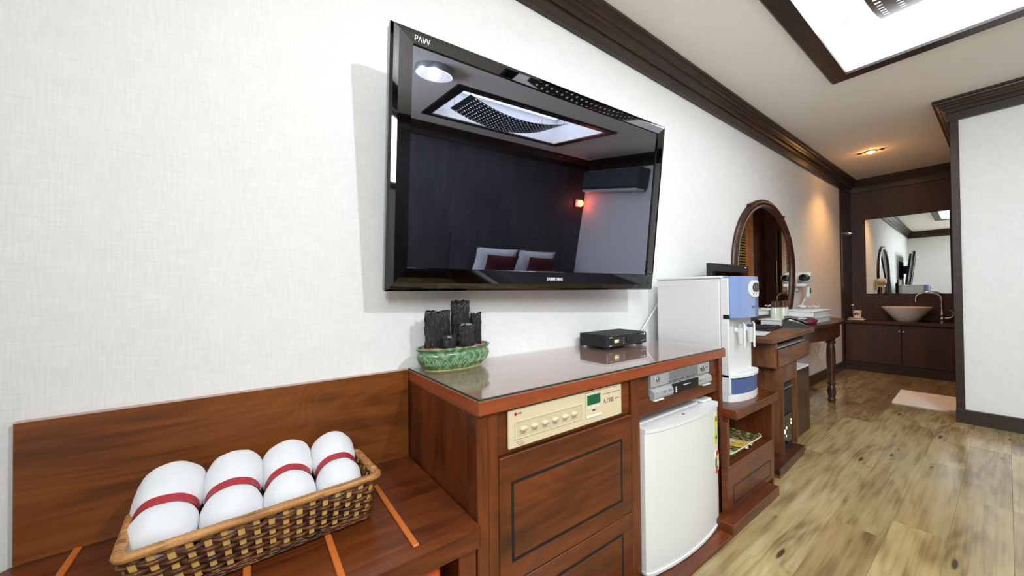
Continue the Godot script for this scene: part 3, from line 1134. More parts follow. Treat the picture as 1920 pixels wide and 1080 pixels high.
func recorder():
	var t = thing("video_recorder", "silver video recorder set in the cabinet above the fridge", "video recorder", Vector3(1.15, 0.5925, 0.40))
	var w = 0.418
	bpart("body", Vector3(0.004, 0.012, -0.24), Vector3(w - 0.004, 0.088, 0.046), M.silverpl, t)
	bpart("upper_face", Vector3(0, 0.044, 0.046), Vector3(w, 0.092, 0.056), M.silverpl, t, 0.003)
	bpart("cassette_door", Vector3(0.108, 0.052, 0.0562), Vector3(0.318, 0.086, 0.0585), M.silver, t, 0.001)
	bpart("door_shadow_gap", Vector3(0.106, 0.0495, 0.0555), Vector3(0.32, 0.0518, 0.0565), M.gap, t, 0.0)
	var lower = MB.new()
	lower.prism([Vector2(0, 0), Vector2(0.012, 0.002), Vector2(0.02, 0.012), Vector2(0.018, 0.03), Vector2(0, 0.0425)], Vector3(0, 0, 0.046), Vector3.BACK, Vector3.UP, Vector3(w, 0, 0), true)
	part("lower_face", lower, M.silverpl, t)
	bpart("display", Vector3(0.125, 0.006, 0.058), Vector3(0.305, 0.041, 0.0672), M.black, t, 0.001)
	for k in 5:
		bpart("display_segment", Vector3(0.19 + k * 0.011, 0.028, 0.0671), Vector3(0.198 + k * 0.011, 0.031, 0.0676), M.print_white, t, 0.0)
	for k in 3:
		bpart("display_segment", Vector3(0.134, 0.01 + k * 0.008, 0.0671), Vector3(0.143, 0.015 + k * 0.008, 0.0676), M.print_white, t, 0.0)
	for q in [[0.035, 0.072, 0.012], [0.36, 0.07, 0.016]]:
		var b = MB.new()
		b.xf = Transform3D(Basis(Vector3.RIGHT, PI / 2), Vector3(q[0], q[1], 0.056))
		b.lathe([Vector2(q[2], 0), Vector2(q[2], 0.003), Vector2(q[2] * 0.8, 0.004), Vector2(q[2] * 0.5, 0.0035), Vector2(q[2] * 0.45, 0.007), Vector2(0, 0.0075)], 22)
		part("dial", b, M.chrome, t)
	for x in [0.338, 0.385, 0.395]:
		bpart("button", Vector3(x, 0.066, 0.056), Vector3(x + 0.006, 0.074, 0.0585), M.chrome, t, 0.001)
	for x in [0.06, 0.095, 0.32]:
		bpart("button", Vector3(x, 0.02, 0.064), Vector3(x + 0.014, 0.028, 0.0675), M.silver, t, 0.001)
	for x in [0.012, 0.36]:
		bpart("foot", Vector3(x, -0.004, 0.03), Vector3(x + 0.055, 0.001, 0.062), M.white, t, 0.001)

func planter():
	var at = Vector3(0.570, 0.7292, 0.088)
	var turn = 0.06
	var t = thing("planter_dish", "oval green glazed dish with moulded pattern on the glass top", "dish", at, turn)
	var b = MB.new()
	b.lathe([Vector2(0, 0.002), Vector2(0.096, 0.002), Vector2(0.1, 0), Vector2(0.104, 0.004), Vector2(0.105, 0.007), Vector2(0.12, 0.018), Vector2(0.131, 0.033), Vector2(0.135, 0.045), Vector2(0.133, 0.054), Vector2(0.128, 0.058), Vector2(0.129, 0.063), Vector2(0.136, 0.067), Vector2(0.138, 0.072), Vector2(0.135, 0.075), Vector2(0.129, 0.074), Vector2(0.125, 0.068), Vector2(0.123, 0.054), Vector2(0, 0.052)], 64, Vector3.ZERO, Vector2(1.0, 0.52))
	part("bowl", b, M.celadon, t)
	# raised scroll pattern on the belly
	for k in 18:
		var small = k % 2 == 1
		var path = []
		for j in 22:
			var u = float(j) / 21.0
			var ang = PI * 0.1 + PI * 0.8 * (k / 2 + 0.5 + (0.4 if small else 0.86) * (u - 0.5)) / 9.0
			var y = 0.021 + (0.009 if small else 0.021) * sin(PI * u)
			var r = lerpf(0.122, 0.135, clampf((y - 0.02) / 0.025, 0, 1)) + 0.0006
			path.append(Vector3(cos(ang) * r, y, sin(ang) * r * 0.52))
		var s = MB.new()
		s.tube(path, 0.0021, 6)
		part("relief_scroll", s, M.celadon_pale, t)
	var foot = MB.new()
	foot.lathe([Vector2(0.1, 0), Vector2(0.1045, 0.0005), Vector2(0.1052, 0.004), Vector2(0.103, 0.0045)], 64, Vector3.ZERO, Vector2(1, 0.52))
	part("foot_ring", foot, M.gold, t)
	# pebbles
	var rng = RandomNumberGenerator.new()
	rng.seed = 3
	var ball = SphereMesh.new()
	ball.radius = 0.0034
	ball.height = 0.0056
	ball.radial_segments = 7
	ball.rings = 4
	var mm = MultiMesh.new()
	mm.transform_format = MultiMesh.TRANSFORM_3D
	mm.mesh = ball
	mm.instance_count = 900
	for i in 900:
		var a = rng.randf() * TAU
		var r = sqrt(rng.randf()) * 0.121
		mm.set_instance_transform(i, Transform3D(Basis(Vector3(rng.randf() - 0.5, 1, rng.randf() - 0.5).normalized(), rng.randf() * TAU).scaled(Vector3.ONE * rng.randf_range(0.7, 1.2)), Vector3(cos(a) * r, 0.063 + rng.randf() * 0.007, sin(a) * r * 0.52)))
	var gravel = MultiMeshInstance3D.new()
	gravel.name = "pebble_fill"
	gravel.multimesh = mm
	gravel.material_override = M.pebble
	gravel.set_meta("kind", "stuff")
	t.add_child(gravel)
	var bed = MB.new()
	bed.lathe([Vector2(0.124, 0.06), Vector2(0.08, 0.063), Vector2(0, 0.064)], 40, Vector3.ZERO, Vector2(1, 0.52))
	part("pebble_bed", bed, mat(c8(150, 84, 66), 0.9), t)
	# charcoal
	var L = ["broad flat-topped block of charcoal standing in the green dish", "small low stub of charcoal in front of the broad block", "middle charcoal log with an ash-white top in the green dish", "tall split charcoal log standing in the green dish", "ragged shorter charcoal log leaning on the tall one"]
	var q = [[-0.056, -0.014, 0.046, 0.122, 0.55, 1], [-0.04, 0.034, 0.025, 0.042, 0.6, 2], [0.030, 0.026, 0.031, 0.078, 0.6, 3], [0.038, -0.022, 0.038, 0.154, 0.6, 4], [0.093, -0.008, 0.02, 0.108, 0.9, 5]]
	for i in 5:
		var c = q[i]
		var p = at + Basis(Vector3.UP, turn) * Vector3(c[0], 0.064, c[1])
		var o = thing("charcoal_log", L[i], "charcoal", p, turn + 0.1 * (i % 2), "charcoal logs in the green dish")
		var nz = FastNoiseLite.new()
		nz.seed = c[5]
		nz.frequency = 0.9
		var rings = []
		var h = c[3]
		var seg = 40
		for k in 14:
			var u = float(k) / 12.0
			var ring = []
			for j in seg:
				var a = TAU * j / seg
				# blocky split section with vertical splits
				var sq = 1.0 / maxf(absf(cos(a)), absf(sin(a)))
				var r = c[2] * (0.45 + 0.42 * sq + 0.30 * nz.get_noise_2d(j * 1.3, c[5] * 9.0) + 0.16 * nz.get_noise_2d(j * 1.9, u * 5.0))
				if k == 13:
					r *= 0.0
				var y = h * minf(u, 1.0)
				if k >= 11:
					y += 0.022 * nz.get_noise_2d(cos(a) * 2.0 + 5.0, sin(a) * 2.0) * (1.0 if k < 13 else 0.4)
				ring.append(Vector3(cos(a) * r, y, sin(a) * r * c[4]))
			rings.append(ring)
		var b2 = MB.new()
		b2.grid(rings, false, true, false)
		part("log", b2, M.charcoal, o)
		if i == 1 or i == 2:
			var ash = MB.new()
			var ra = c[2] * 0.86
			ash.lathe([Vector2(ra, h - 0.001), Vector2(ra * 0.7, h + 0.005), Vector2(0, h + 0.006)], 9, Vector3.ZERO, Vector2(1, c[4]))
			part("ash_cap", ash, mat(c8(120, 120, 122), 0.9), o)

func set_top_box():
	var t = thing("set_top_box", "black set-top box with lit yellow digits on the glass top", "set-top box", Vector3(1.235, 0.7292, 0.19))
	var w = 0.285
	var d = 0.155
	bpart("case", Vector3(0, 0.008, -d), Vector3(w, 0.062, -0.008), M.blackmatt, t, 0.003)
	bpart("front", Vector3(0, 0.009, -0.008), Vector3(w, 0.061, 0.004), M.black, t, 0.004)
	for x in [0.012, w - 0.04]:
		for z in [-0.03, -d + 0.012]:
			bpart("foot", Vector3(x, 0, z), Vector3(x + 0.028, 0.008, z + 0.018), M.greywhite if z < -0.1 else M.blackmatt, t, 0.001)
	bpart("side_slot", Vector3(-0.0006, 0.03, -d + 0.03), Vector3(0.001, 0.033, -0.03), M.gap, t, 0.0)
	bpart("display_window", Vector3(0.035, 0.02, 0.0035), Vector3(0.1, 0.048, 0.0048), M.piano, t, 0.0005)
	var lit = glow(Color(0.95, 0.85, 0.1), 1.2)
	lettering("display_digits", "001", 0.014, lit, t, Vector3(0.062, 0.034, 0.0052), Basis.IDENTITY, true)
	for k in 3:
		bpart("button", Vector3(0.106, 0.02 + k * 0.011, 0.004), Vector3(0.114, 0.024 + k * 0.011, 0.0058), M.silver, t, 0.001)
	var b = MB.new()
	b.xf = Transform3D(Basis(Vector3.RIGHT, PI / 2), Vector3(0.15, 0.036, 0.004))
	b.lathe([Vector2(0.02, 0), Vector2(0.02, 0.003), Vector2(0.017, 0.005), Vector2(0.008, 0.0045), Vector2(0.007, 0.006), Vector2(0, 0.0065)], 26)
	part("dial", b, M.blackmatt, t)
	for r in [[0.012, 0.05, 0.034, 0.0525], [0.012, 0.015, 0.03, 0.017], [0.235, 0.05, 0.256, 0.0525], [0.24, 0.022, 0.252, 0.0242], [0.258, 0.022, 0.27, 0.0242]]:
		bpart("printed_mark", Vector3(r[0], r[1], 0.004), Vector3(r[2], r[3], 0.0044), M.print_white, t, 0.0)
	var lamp = MB.new()
	lamp.xf = Transform3D(Basis(Vector3.RIGHT, PI / 2), Vector3(0.266, 0.0515, 0.004))
	lamp.lathe([Vector2(0.005, 0), Vector2(0.005, 0.001), Vector2(0, 0.0016)], 14)
	part("power_button", lamp, M.print_white, t)
	# white cable hanging from the television to the back of the box
	var path = []
	for p in [Vector3(1.44, 0.75, 0.025), Vector3(1.56, 0.7345, 0.028), Vector3(1.67, 0.735, 0.03), Vector3(1.715, 0.757, 0.03), Vector3(1.80, 0.835, 0.03), Vector3(1.88, 0.905, 0.03), Vector3(1.95, 0.98, 0.02)]:
		path.append(p)
	var cb = MB.new()
	cb.tube(path, 0.0045, 8)
	single("white_cable", cb, M.white, "thin white cable rising behind the set-top box and the water dispenser", "cable")

# ---------------------------------------------------------------- fridge
func fridge():
	var t = thing("mini_fridge", "small white fridge standing in the media cabinet", "fridge", Vector3(1.349, 0.0132, -0.027))
	var hw = 0.26
	bpart("body", Vector3(-hw + 0.003, 0.008, 0.06), Vector3(hw - 0.003, 0.482, 0.448), M.plastic, t, 0.006)
	bpart("top_panel", Vector3(-hw, 0.482, 0.06), Vector3(hw, 0.497, 0.452), M.plastic, t, 0.004)
	bpart("gasket", Vector3(-hw + 0.008, 0.02, 0.4481), Vector3(hw - 0.008, 0.48, 0.4575), M.greywhite, t, 0.001)
	# door: plan with a bowed front
	var plan = [Vector2(hw, 0.458), Vector2(-hw, 0.458)]
	for k in 25:
		var u = -1.0 + k / 12.0
		var z = 0.500 + 0.027 * (1.0 - u * u)
		if k == 0 or k == 24:
			z = 0.492
		plan.append(Vector2(u * hw * (1.0 if absf(u) > 0.99 else 0.985), z))
	var door = MB.new()
	door.prism(plan, Vector3(0, 0.012, 0), Vector3.RIGHT, Vector3.BACK, Vector3(0, 0.472, 0), true)
	var dn = part("door", door, M.white, t)
	var cap_plan = []
	for p in plan:
		cap_plan.append(Vector2(p.x * 1.005, p.y + (0.004 if p.y > 0.46 else 0.0)))
	var cap = MB.new()
	cap.prism(cap_plan, Vector3(0, 0.484, 0), Vector3.RIGHT, Vector3.BACK, Vector3(0, 0.012, 0), true)
	part("door_cap", cap, M.white, dn)
	var cap2 = MB.new()
	cap2.prism(cap_plan, Vector3(0, 0.003, 0), Vector3.RIGHT, Vector3.BACK, Vector3(0, 0.009, 0), true)
	part("door_cap", cap2, M.white, dn)
	bpart("hinge_cover", Vector3(hw - 0.08, 0.497, 0.40), Vector3(hw - 0.005, 0.509, 0.475), M.plastic, t, 0.004)
	bpart("badge", Vector3(-0.012, 0.4962, 0.487), Vector3(0.002, 0.4968, 0.493), M.print_dark, t, 0.0)
	# stickers on the bowed door near its hinge side
	var zz = func(x): return 0.500 + 0.027 * (1.0 - pow(x / hw / 0.985, 2.0))
	sticker(dn, "sticker", 0.208, 0.395, 0.021, 0.07, 0.020, zz, mat(c8(226, 228, 216), 0.4))
	sticker(dn, "sticker_print", 0.208, 0.432, 0.0185, 0.026, 0.012, zz, mat(c8(214, 214, 40), 0.4), 0.0006)
	sticker(dn, "sticker_print", 0.208, 0.362, 0.0185, 0.026, 0.006, zz, mat(c8(206, 212, 44), 0.4), 0.0006)
	sticker(dn, "sticker_print", 0.212, 0.437, 0.009, 0.010, 0.004, zz, mat(c8(60, 70, 40), 0.4), 0.0011)
	sticker(dn, "sticker_print", 0.210, 0.362, 0.011, 0.006, 0.003, zz, mat(c8(60, 100, 60), 0.4), 0.0011)
	sticker(dn, "sticker_print", 0.208, 0.397, 0.012, 0.008, 0.002, zz, mat(c8(170, 176, 160), 0.4), 0.0006)
	sticker(dn, "magnet", 0.212, 0.262, 0.026, 0.048, 0.026, zz, mat(c8(224, 220, 206), 0.35), 0.002)
	sticker(dn, "magnet_print", 0.216, 0.297, 0.016, 0.011, 0.009, zz, mat(c8(190, 44, 48), 0.35), 0.0032)
	sticker(dn, "magnet_print", 0.218, 0.277, 0.014, 0.014, 0.008, zz, mat(c8(226, 196, 92), 0.35), 0.0032)
	sticker(dn, "magnet_print", 0.198, 0.262, 0.010, 0.022, 0.009, zz, mat(c8(70, 116, 104), 0.35), 0.0032)
	sticker(dn, "magnet_print", 0.208, 0.232, 0.016, 0.014, 0.012, zz, mat(c8(198, 60, 52), 0.35), 0.0032)
	for x in [-0.2, 0.2]:
		bpart("foot", Vector3(x - 0.02, 0, 0.40), Vector3(x + 0.02, 0.01, 0.44), M.blackmatt, t)

func sticker(parent, called, cx, cy, hw, hh, r, zf, m, lift := 0.0002):
	var rows = []
	var outline = []
	for c in [[1, 1, 0.0], [-1, 1, PI / 2], [-1, -1, PI], [1, -1, PI * 1.5]]:
		for k in 6:
			var a = c[2] + PI / 2 * k / 5.0
			outline.append(Vector2(cx + c[0] * (hw - minf(r, hw)) + minf(r, hw) * cos(a), cy + c[1] * (hh - minf(r, hh)) + minf(r, hh) * sin(a)))
	var b = MB.new()
	var i0 = b.vert(Vector3(cx, cy, zf.call(cx) + lift + 0.0006), Vector3.BACK)
	for p in outline:
		b.vert(Vector3(p.x, p.y, zf.call(p.x) + lift + 0.0006), Vector3.BACK)
	var m2 = outline.size()
	for j in m2:
		b.tri(i0, i0 + 1 + j, i0 + 1 + (j + 1) % m2)
	for j in m2:
		var p = outline[j]
		var q = outline[(j + 1) % m2]
		b.quad(Vector3(p.x, p.y, zf.call(p.x) + lift + 0.0006), Vector3(q.x, q.y, zf.call(q.x) + lift + 0.0006), Vector3(q.x, q.y, zf.call(q.x) - 0.001), Vector3(p.x, p.y, zf.call(p.x) - 0.001), Vector3(p.x - cx, p.y - cy, 0))
	part(called, b, m, parent)

# ---------------------------------------------------------------- shelf cabinet with the water dispenser
func shelf_cabinet():
	var t = thing("shelf_cabinet", "low brown cabinet with an open shelf under the water dispenser", "cabinet", Vector3(0, 0, 0))
	bpart("top_board", Vector3(1.692, 0.42, 0.002), Vector3(2.178, 0.46, 0.508), M.cab_h, t, 0.003)
	bpart("side_panel", Vector3(1.694, 0, 0.004), Vector3(1.714, 0.42, 0.47), M.cab_v, t)
	bpart("side_panel", Vector3(2.108, 0, 0.004), Vector3(2.128, 0.42, 0.498), M.cab_v, t)
	bpart("back_panel", Vector3(1.714, 0.03, 0.004), Vector3(2.108, 0.42, 0.012), M.cab_h, t)
	bpart("shelf", Vector3(1.714, 0.205, 0.012), Vector3(2.108, 0.225, 0.472), M.cab_h, t)
	var p = bpart("front_panel", Vector3(1.62, 0.045, 0.4725), Vector3(2.1075, 0.235, 0.498), M.cab_h, t)
	groove(p, 1.675, 2.08, 0.068, 0.145, 0.498, 0.004)
	bpart("stile", Vector3(1.62, 0.235, 0.4725), Vector3(1.64, 0.42, 0.498), M.cab_v, t)
	bpart("plinth", Vector3(1.551, 0.0, 0.4725), Vector3(2.045, 0.045, 0.545), M.cab_h, t, 0.002)
	bpart("plinth_base", Vector3(1.72, 0.0, 0.02), Vector3(2.1, 0.045, 0.472), M.cab_h, t)
	# tray with sachets
	var tr = thing("serving_tray", "gold-green patterned tray with a pale rim on the cabinet shelf", "tray", Vector3(1.92, 0.2252, 0.30))
	var im = noise_bytes(181, 128, 128, 0.06, 4)
	var cc = PackedByteArray()
	cc.resize(512 * 512 * 3)
	for i in 512 * 512:
		var c = c8(70, 66, 40).lerp(c8(168, 160, 108), smoothstep(0.35, 0.68, im[i] / 255.0))
		cc[i * 3] = int(c.r * 255)
		cc[i * 3 + 1] = int(c.g * 255)
		cc[i * 3 + 2] = int(c.b * 255)
	var tm = mat(Color.WHITE, 0.35)
	tm.albedo_texture = tex(Image.create_from_data(512, 512, false, Image.FORMAT_RGB8, cc))
	tri_mat(tm, Vector3(5, 5, 5))
	var poly = []
	for p3 in loop_path(0.185, 0.15, 0, 0.04, 64):
		poly.append(Vector2(p3.x, p3.z))
	var b = MB.new()
	b.prism(poly, Vector3.ZERO, Vector3.RIGHT, Vector3.BACK, Vector3(0, 0.004, 0))
	part("tray_floor", b, tm, tr)
	var wallm = MB.new()
	var rings = []
	for r in [[0.183, 0.148, 0.003], [0.187, 0.152, 0.012], [0.195, 0.16, 0.02]]:
		rings.append(loop_path(r[0], r[1], r[2], 0.042, 72))
	wallm.grid(rings, false, true, true)
	part("tray_wall", wallm, tm, tr)
	var rim = MB.new()
	rim.tube(loop_path(0.196, 0.161, 0.021, 0.043, 72), 0.0035, 8, true)
	part("rim", rim, mat(c8(222, 216, 176), 0.35), tr)
	for k in 2:
		var s = thing("coffee_sachet", "yellow and black drink sachet lying on the tray, %s" % ["the one beside the green packet" if k == 0 else "the one beside the tray's rounded corner"], "sachet", Vector3(1.90 + k * 0.055, 0.2305, 0.40 - k * 0.004), 0.35, "drink sachets on the tray")
		bpart("wrapper", Vector3(-0.02, 0, -0.065), Vector3(0.02, 0.006, 0.065), mat(c8(232, 196, 92), 0.35), s, 0.003)
		bpart("dark_end", Vector3(-0.0205, 0.0, -0.066), Vector3(0.0205, 0.0065, -0.035), M.black, s, 0.003)
		bpart("white_patch", Vector3(-0.013, 0.006, -0.032), Vector3(0.013, 0.0068, -0.006), M.white, s, 0.0003)
		bpart("pale_end", Vector3(-0.0205, 0.0, 0.045), Vector3(0.0205, 0.0065, 0.066), mat(c8(240, 226, 206), 0.4), s, 0.003)
	var g = thing("green_packet", "pale green packet lying on the tray next to the fridge side", "packet", Vector3(1.80, 0.2305, 0.40), -0.4)
	bpart("wrapper", Vector3(-0.03, 0, -0.04), Vector3(0.03, 0.006, 0.04), mat(c8(178, 214, 190), 0.4), g, 0.003)
	bpart("printed_band", Vector3(-0.0302, 0, -0.01), Vector3(0.0302, 0.0065, 0.012), mat(c8(86, 132, 84), 0.4), g, 0.003)

func dispenser():
	var t = thing("water_dispenser", "white table-top water dispenser with a blue front panel and two taps", "water dispenser", Vector3(1.955, 0.46, 0.0))
	var x0 = -0.155
	var x1 = 0.155
	bpart("body", Vector3(x0, 0.0, 0.075), Vector3(x1, 0.575, 0.40), M.plastic, t, 0.006)
	bpart("side_vent_line", Vector3(x0 - 0.0006, 0.54, 0.085), Vector3(x0 + 0.001, 0.5415, 0.30), M.greywhite, t, 0.0)
	bpart("lid", Vector3(x0 - 0.002, 0.576, 0.073), Vector3(x1 + 0.002, 0.588, 0.41), M.plastic, t, 0.004)
	bpart("front_post", Vector3(x0, 0.11, 0.4001), Vector3(x0 + 0.012, 0.575, 0.435), M.plastic, t, 0.003)
	bpart("tap_wall", Vector3(x0 + 0.012, 0.12, 0.4001), Vector3(x1, 0.385, 0.412), M.plastic, t, 0.003)
	# blue upper panel, bowed
	var bow = func(hw, z, d): 
		var p = [Vector2(hw, z - 0.045), Vector2(-hw, z - 0.045)]
		for k in 17:
			var u = -1.0 + k / 8.0
			p.append(Vector2(u * hw, z + d * (1.0 - u * u) - (0.006 if k == 0 or k == 16 else 0.0)))
		return p
	var b = MB.new()
	b.xf = Transform3D(Basis.IDENTITY, Vector3(0.006, 0, 0))
	b.prism(bow.call(0.149, 0.446, 0.035), Vector3(0, 0.39, 0), Vector3.RIGHT, Vector3.BACK, Vector3(0, 0.195, 0), true)
	var bp = part("blue_panel", b, M.blue, t)
	# oval display
	var zb = func(x): return 0.446 + 0.035 * (1.0 - pow((x - 0.006) / 0.149, 2.0))
	sticker(bp, "oval_badge", 0.03, 0.525, 0.074, 0.04, 0.045, zb, M.white, 0.003)
	sticker(bp, "oval_window", 0.04, 0.533, 0.046, 0.022, 0.024, zb, M.black, 0.0045)
	for k in 3:
		sticker(bp, "indicator", 0.0 + k * 0.03, 0.501, 0.004, 0.003, 0.003, zb, M.red if k < 2 else M.blue_dark, 0.0045)
	sticker(bp, "printed_mark", 0.0, 0.438, 0.014, 0.007, 0.005, zb, M.blue_dark, 0.0005)
	sticker(bp, "printed_mark", 0.045, 0.440, 0.024, 0.004, 0.003, zb, M.blue_dark, 0.0005)
	# taps
	for k in 2:
		var x = -0.055 + k * 0.11
		var tap = Node3D.new()
		tap.name = "tap"
		t.add_child(tap, true)
		bpart("spout_block", Vector3(x + 0.008, 0.315, 0.412), Vector3(x + 0.034, 0.34, 0.44), M.white, tap, 0.005)
		var s = MB.new()
		s.lathe([Vector2(0.0, 0.262), Vector2(0.012, 0.262), Vector2(0.014, 0.285), Vector2(0.017, 0.31), Vector2(0.016, 0.345), Vector2(0.009, 0.356), Vector2(0, 0.357)], 20, Vector3(x + 0.022, 0, 0.442))
		part("spout", s, M.white, tap)
		var lv = MB.new()
		lv.tube([Vector3(x + 0.02, 0.352, 0.442), Vector3(x + 0.008, 0.362, 0.456), Vector3(x - 0.008, 0.355, 0.466), Vector3(x - 0.011, 0.31, 0.468), Vector3(x - 0.009, 0.255, 0.466), Vector3(x - 0.002, 0.243, 0.464)], 0.0045, 8)
		part("lever", lv, M.white, tap)
		var cr = MB.new()
		cr.lathe([Vector2(0.0155, 0.335), Vector2(0.0172, 0.337), Vector2(0.0172, 0.348), Vector2(0.014, 0.351)], 20, Vector3(x + 0.022, 0, 0.442))
		part("colour_ring", cr, M.blue_dark if k == 1 else M.greywhite, tap)
	# base with drip tray
	var base = MB.new()
	base.prism(bow.call(0.155, 0.435, 0.034), Vector3(0, 0.0, 0), Vector3.RIGHT, Vector3.BACK, Vector3(0, 0.034, 0), true)
	part("base", base, M.white, t)
	var band = MB.new()
	band.xf = Transform3D(Basis.IDENTITY, Vector3(0.006, 0, 0))
	band.prism(bow.call(0.147, 0.436, 0.032), Vector3(0, 0.034, 0), Vector3.RIGHT, Vector3.BACK, Vector3(0, 0.078, 0), true)
	part("blue_band", band, M.blue_dark, t)
	var drip = MB.new()
	drip.prism(bow.call(0.155, 0.44, 0.037), Vector3(0, 0.112, 0), Vector3.RIGHT, Vector3.BACK, Vector3(0, 0.012, 0), true)
	part("drip_tray", drip, M.white, t)
	bpart("lower_post", Vector3(x0, 0.034, 0.4001), Vector3(x0 + 0.014, 0.112, 0.438), M.white, t, 0.002)
	for k in 3:
		bpart("drip_slot", Vector3(-0.06 + k * 0.05, 0.1235, 0.43), Vector3(-0.04 + k * 0.05, 0.1245, 0.455), M.greywhite, t, 0.0)
	bpart("hinge", Vector3(x0 - 0.001, 0.385, 0.412), Vector3(x0 + 0.012, 0.405, 0.4351), M.gap, t, 0.001)

# ---------------------------------------------------------------- computer desk
func desk():
	var t = thing("computer_desk", "brown computer desk with pull-out drawer beside the dressing table", "desk", Vector3(2.345, 0, 0.462), 0.045)
	var o = Vector3(2.345, 0, 0.462)
	bpart("top_board", Vector3(-0.14, 0.695, -0.42), Vector3(0.715, 0.725, 0.008), M.desk_h, t, 0.004)
	bpart("side_panel", Vector3(-0.01, 0.55, -0.40), Vector3(0.008, 0.695, -0.012), M.desk_v, t)
	bpart("side_panel", Vector3(0.59, 0.57, -0.40), Vector3(0.608, 0.695, -0.03), M.desk_v, t)
	var dr = bpart("drawer", Vector3(-0.005, 0.555, -0.012), Vector3(0.605, 0.650, 0.0), M.desk_h, t, 0.004)
	bpart("drawer_floor", Vector3(0.01, 0.60, -0.39), Vector3(0.589, 0.612, -0.0125), M.blackmatt, dr)
	bpart("opening_back", Vector3(0.009, 0.612, -0.2), Vector3(0.589, 0.694, -0.19), M.gap, t)
	bpart("keyboard_tray_edge", Vector3(0.01, 0.648, -0.06), Vector3(0.589, 0.656, -0.02), M.silverpl, t)
	bpart("underside", Vector3(-0.005, 0.545, -0.39), Vector3(0.6, 0.5545, -0.0125), M.desk_h, t)
	# pedestal with the computer bay
	bpart("pedestal_side", Vector3(0.085, 0.05, -0.40), Vector3(0.105, 0.545, -0.012), M.desk_v, t)
	bpart("pedestal_side", Vector3(0.345, 0.05, -0.40), Vector3(0.365, 0.545, -0.012), M.desk_v, t)
	bpart("pedestal_front", Vector3(0.1055, 0.45, -0.03), Vector3(0.3445, 0.545, -0.012), M.desk_v, t)
	bpart("pedestal_back", Vector3(0.105, 0.05, -0.41), Vector3(0.345, 0.545, -0.40), M.desk_v, t)
	bpart("base_board", Vector3(-0.13, 0.018, -0.42), Vector3(0.34, 0.05, 0.028), M.mahog, t, 0.004)
	bpart("base_skirt", Vector3(-0.12, 0.0, -0.4), Vector3(0.335, 0.018, 0.024), M.desk_h, t)
	# tower
	var pc = thing("computer_tower", "black computer tower with lit white lights in the desk pedestal", "computer", o + Basis(Vector3.UP, 0.045) * Vector3(0.13, 0.05, -0.03), 0.045)
	bpart("case", Vector3(0, 0.0, -0.35), Vector3(0.19, 0.38, 0), M.blackmatt, pc, 0.004)
	bpart("drive_bay", Vector3(0.012, 0.28, 0.0), Vector3(0.178, 0.345, 0.006), M.black, pc, 0.002)
	bpart("silver_strip", Vector3(0.0, 0.352, 0.0), Vector3(0.19, 0.358, 0.007), M.silver, pc, 0.001)
	bpart("front_panel", Vector3(0.012, 0.03, 0.0), Vector3(0.178, 0.2, 0.005), M.piano, pc, 0.002)
	var led = glow(Color(0.85, 0.92, 1.0), 2.5)
	for p in [[0.03, 0.11, 0.012], [0.062, 0.125, 0.008], [0.055, 0.08, 0.006], [0.15, 0.135, 0.007], [0.152, 0.155, 0.006]]:
		var b = MB.new()
		b.xf = Transform3D(Basis(Vector3.RIGHT, PI / 2), Vector3(p[0], p[1], 0.005))
		b.lathe([Vector2(p[2], 0), Vector2(p[2], 0.001), Vector2(0, 0.0015)], 14)
		part("led_light", b, led, pc)
	# low box with white top
	var s = thing("low_side_box", "low brown wooden box with a white top beside the desk", "box", Vector3(2.90, 0, 0.08), 0.0)
	bpart("carcass", Vector3(0, 0, 0), Vector3(0.30, 0.44, 0.285), M.mahog, s)
	bpart("top", Vector3(0.0, 0.44, 0.0), Vector3(0.30, 0.452, 0.285), M.white, s)
	# monitor
	var m = thing("computer_monitor", "black flat computer monitor standing behind the water dispenser", "monitor", Vector3(2.56, 0.725, 0.13))
	bpart("frame", Vector3(-0.285, 0.06, -0.02), Vector3(0.285, 0.423, 0.0), M.black, m, 0.004)
	bpart("screen", Vector3(-0.265, 0.085, -0.001), Vector3(0.265, 0.375, 0.0015), M.piano, m, 0.0)
	bpart("back", Vector3(-0.2, 0.12, -0.05), Vector3(0.2, 0.36, -0.02), M.blackmatt, m, 0.015)
	bpart("neck", Vector3(-0.03, 0.008, -0.045), Vector3(0.03, 0.14, -0.02), M.blackmatt, m)
	bpart("foot", Vector3(-0.11, 0, -0.09), Vector3(0.11, 0.01, 0.06), M.black, m, 0.003)
	bpart("badge", Vector3(0.22, 0.405, 0.0), Vector3(0.245, 0.412, 0.0008), M.print_white, m, 0.0)
	# things lying on the desk
	var y = 0.7255
	var k = thing("keyboard", "black keyboard lying on the computer desk", "keyboard", Vector3(2.72, y, 0.27), 0.12)
	bpart("deck", Vector3(-0.18, 0, -0.055), Vector3(0.18, 0.012, 0.055), M.blackmatt, k, 0.003)
	for r in 4:
		for c in 13:
			bpart("key", Vector3(-0.17 + c * 0.026, 0.012, -0.046 + r * 0.023), Vector3(-0.148 + c * 0.026, 0.018, -0.027 + r * 0.023), M.black, k, 0.002)
	var ph = thing("desk_telephone", "black sloping telephone beside the keyboard", "telephone", Vector3(2.99, y, 0.35), 0.35)
	var pb = MB.new()
	pb.prism([Vector2(-0.07, 0), Vector2(0.07, 0), Vector2(0.07, 0.012), Vector2(-0.05, 0.05), Vector2(-0.07, 0.05)], Vector3(-0.05, 0, 0), Vector3.BACK, Vector3.UP, Vector3(0.1, 0, 0))
	part("base", pb, M.black, ph)
	var hs = MB.new()
	hs.tube([Vector3(-0.03, 0.058, -0.06), Vector3(-0.03, 0.066, -0.03), Vector3(-0.03, 0.05, 0.02), Vector3(-0.03, 0.032, 0.06)], [0.016, 0.011, 0.011, 0.016], 10)
	part("handset", hs, M.black, ph)
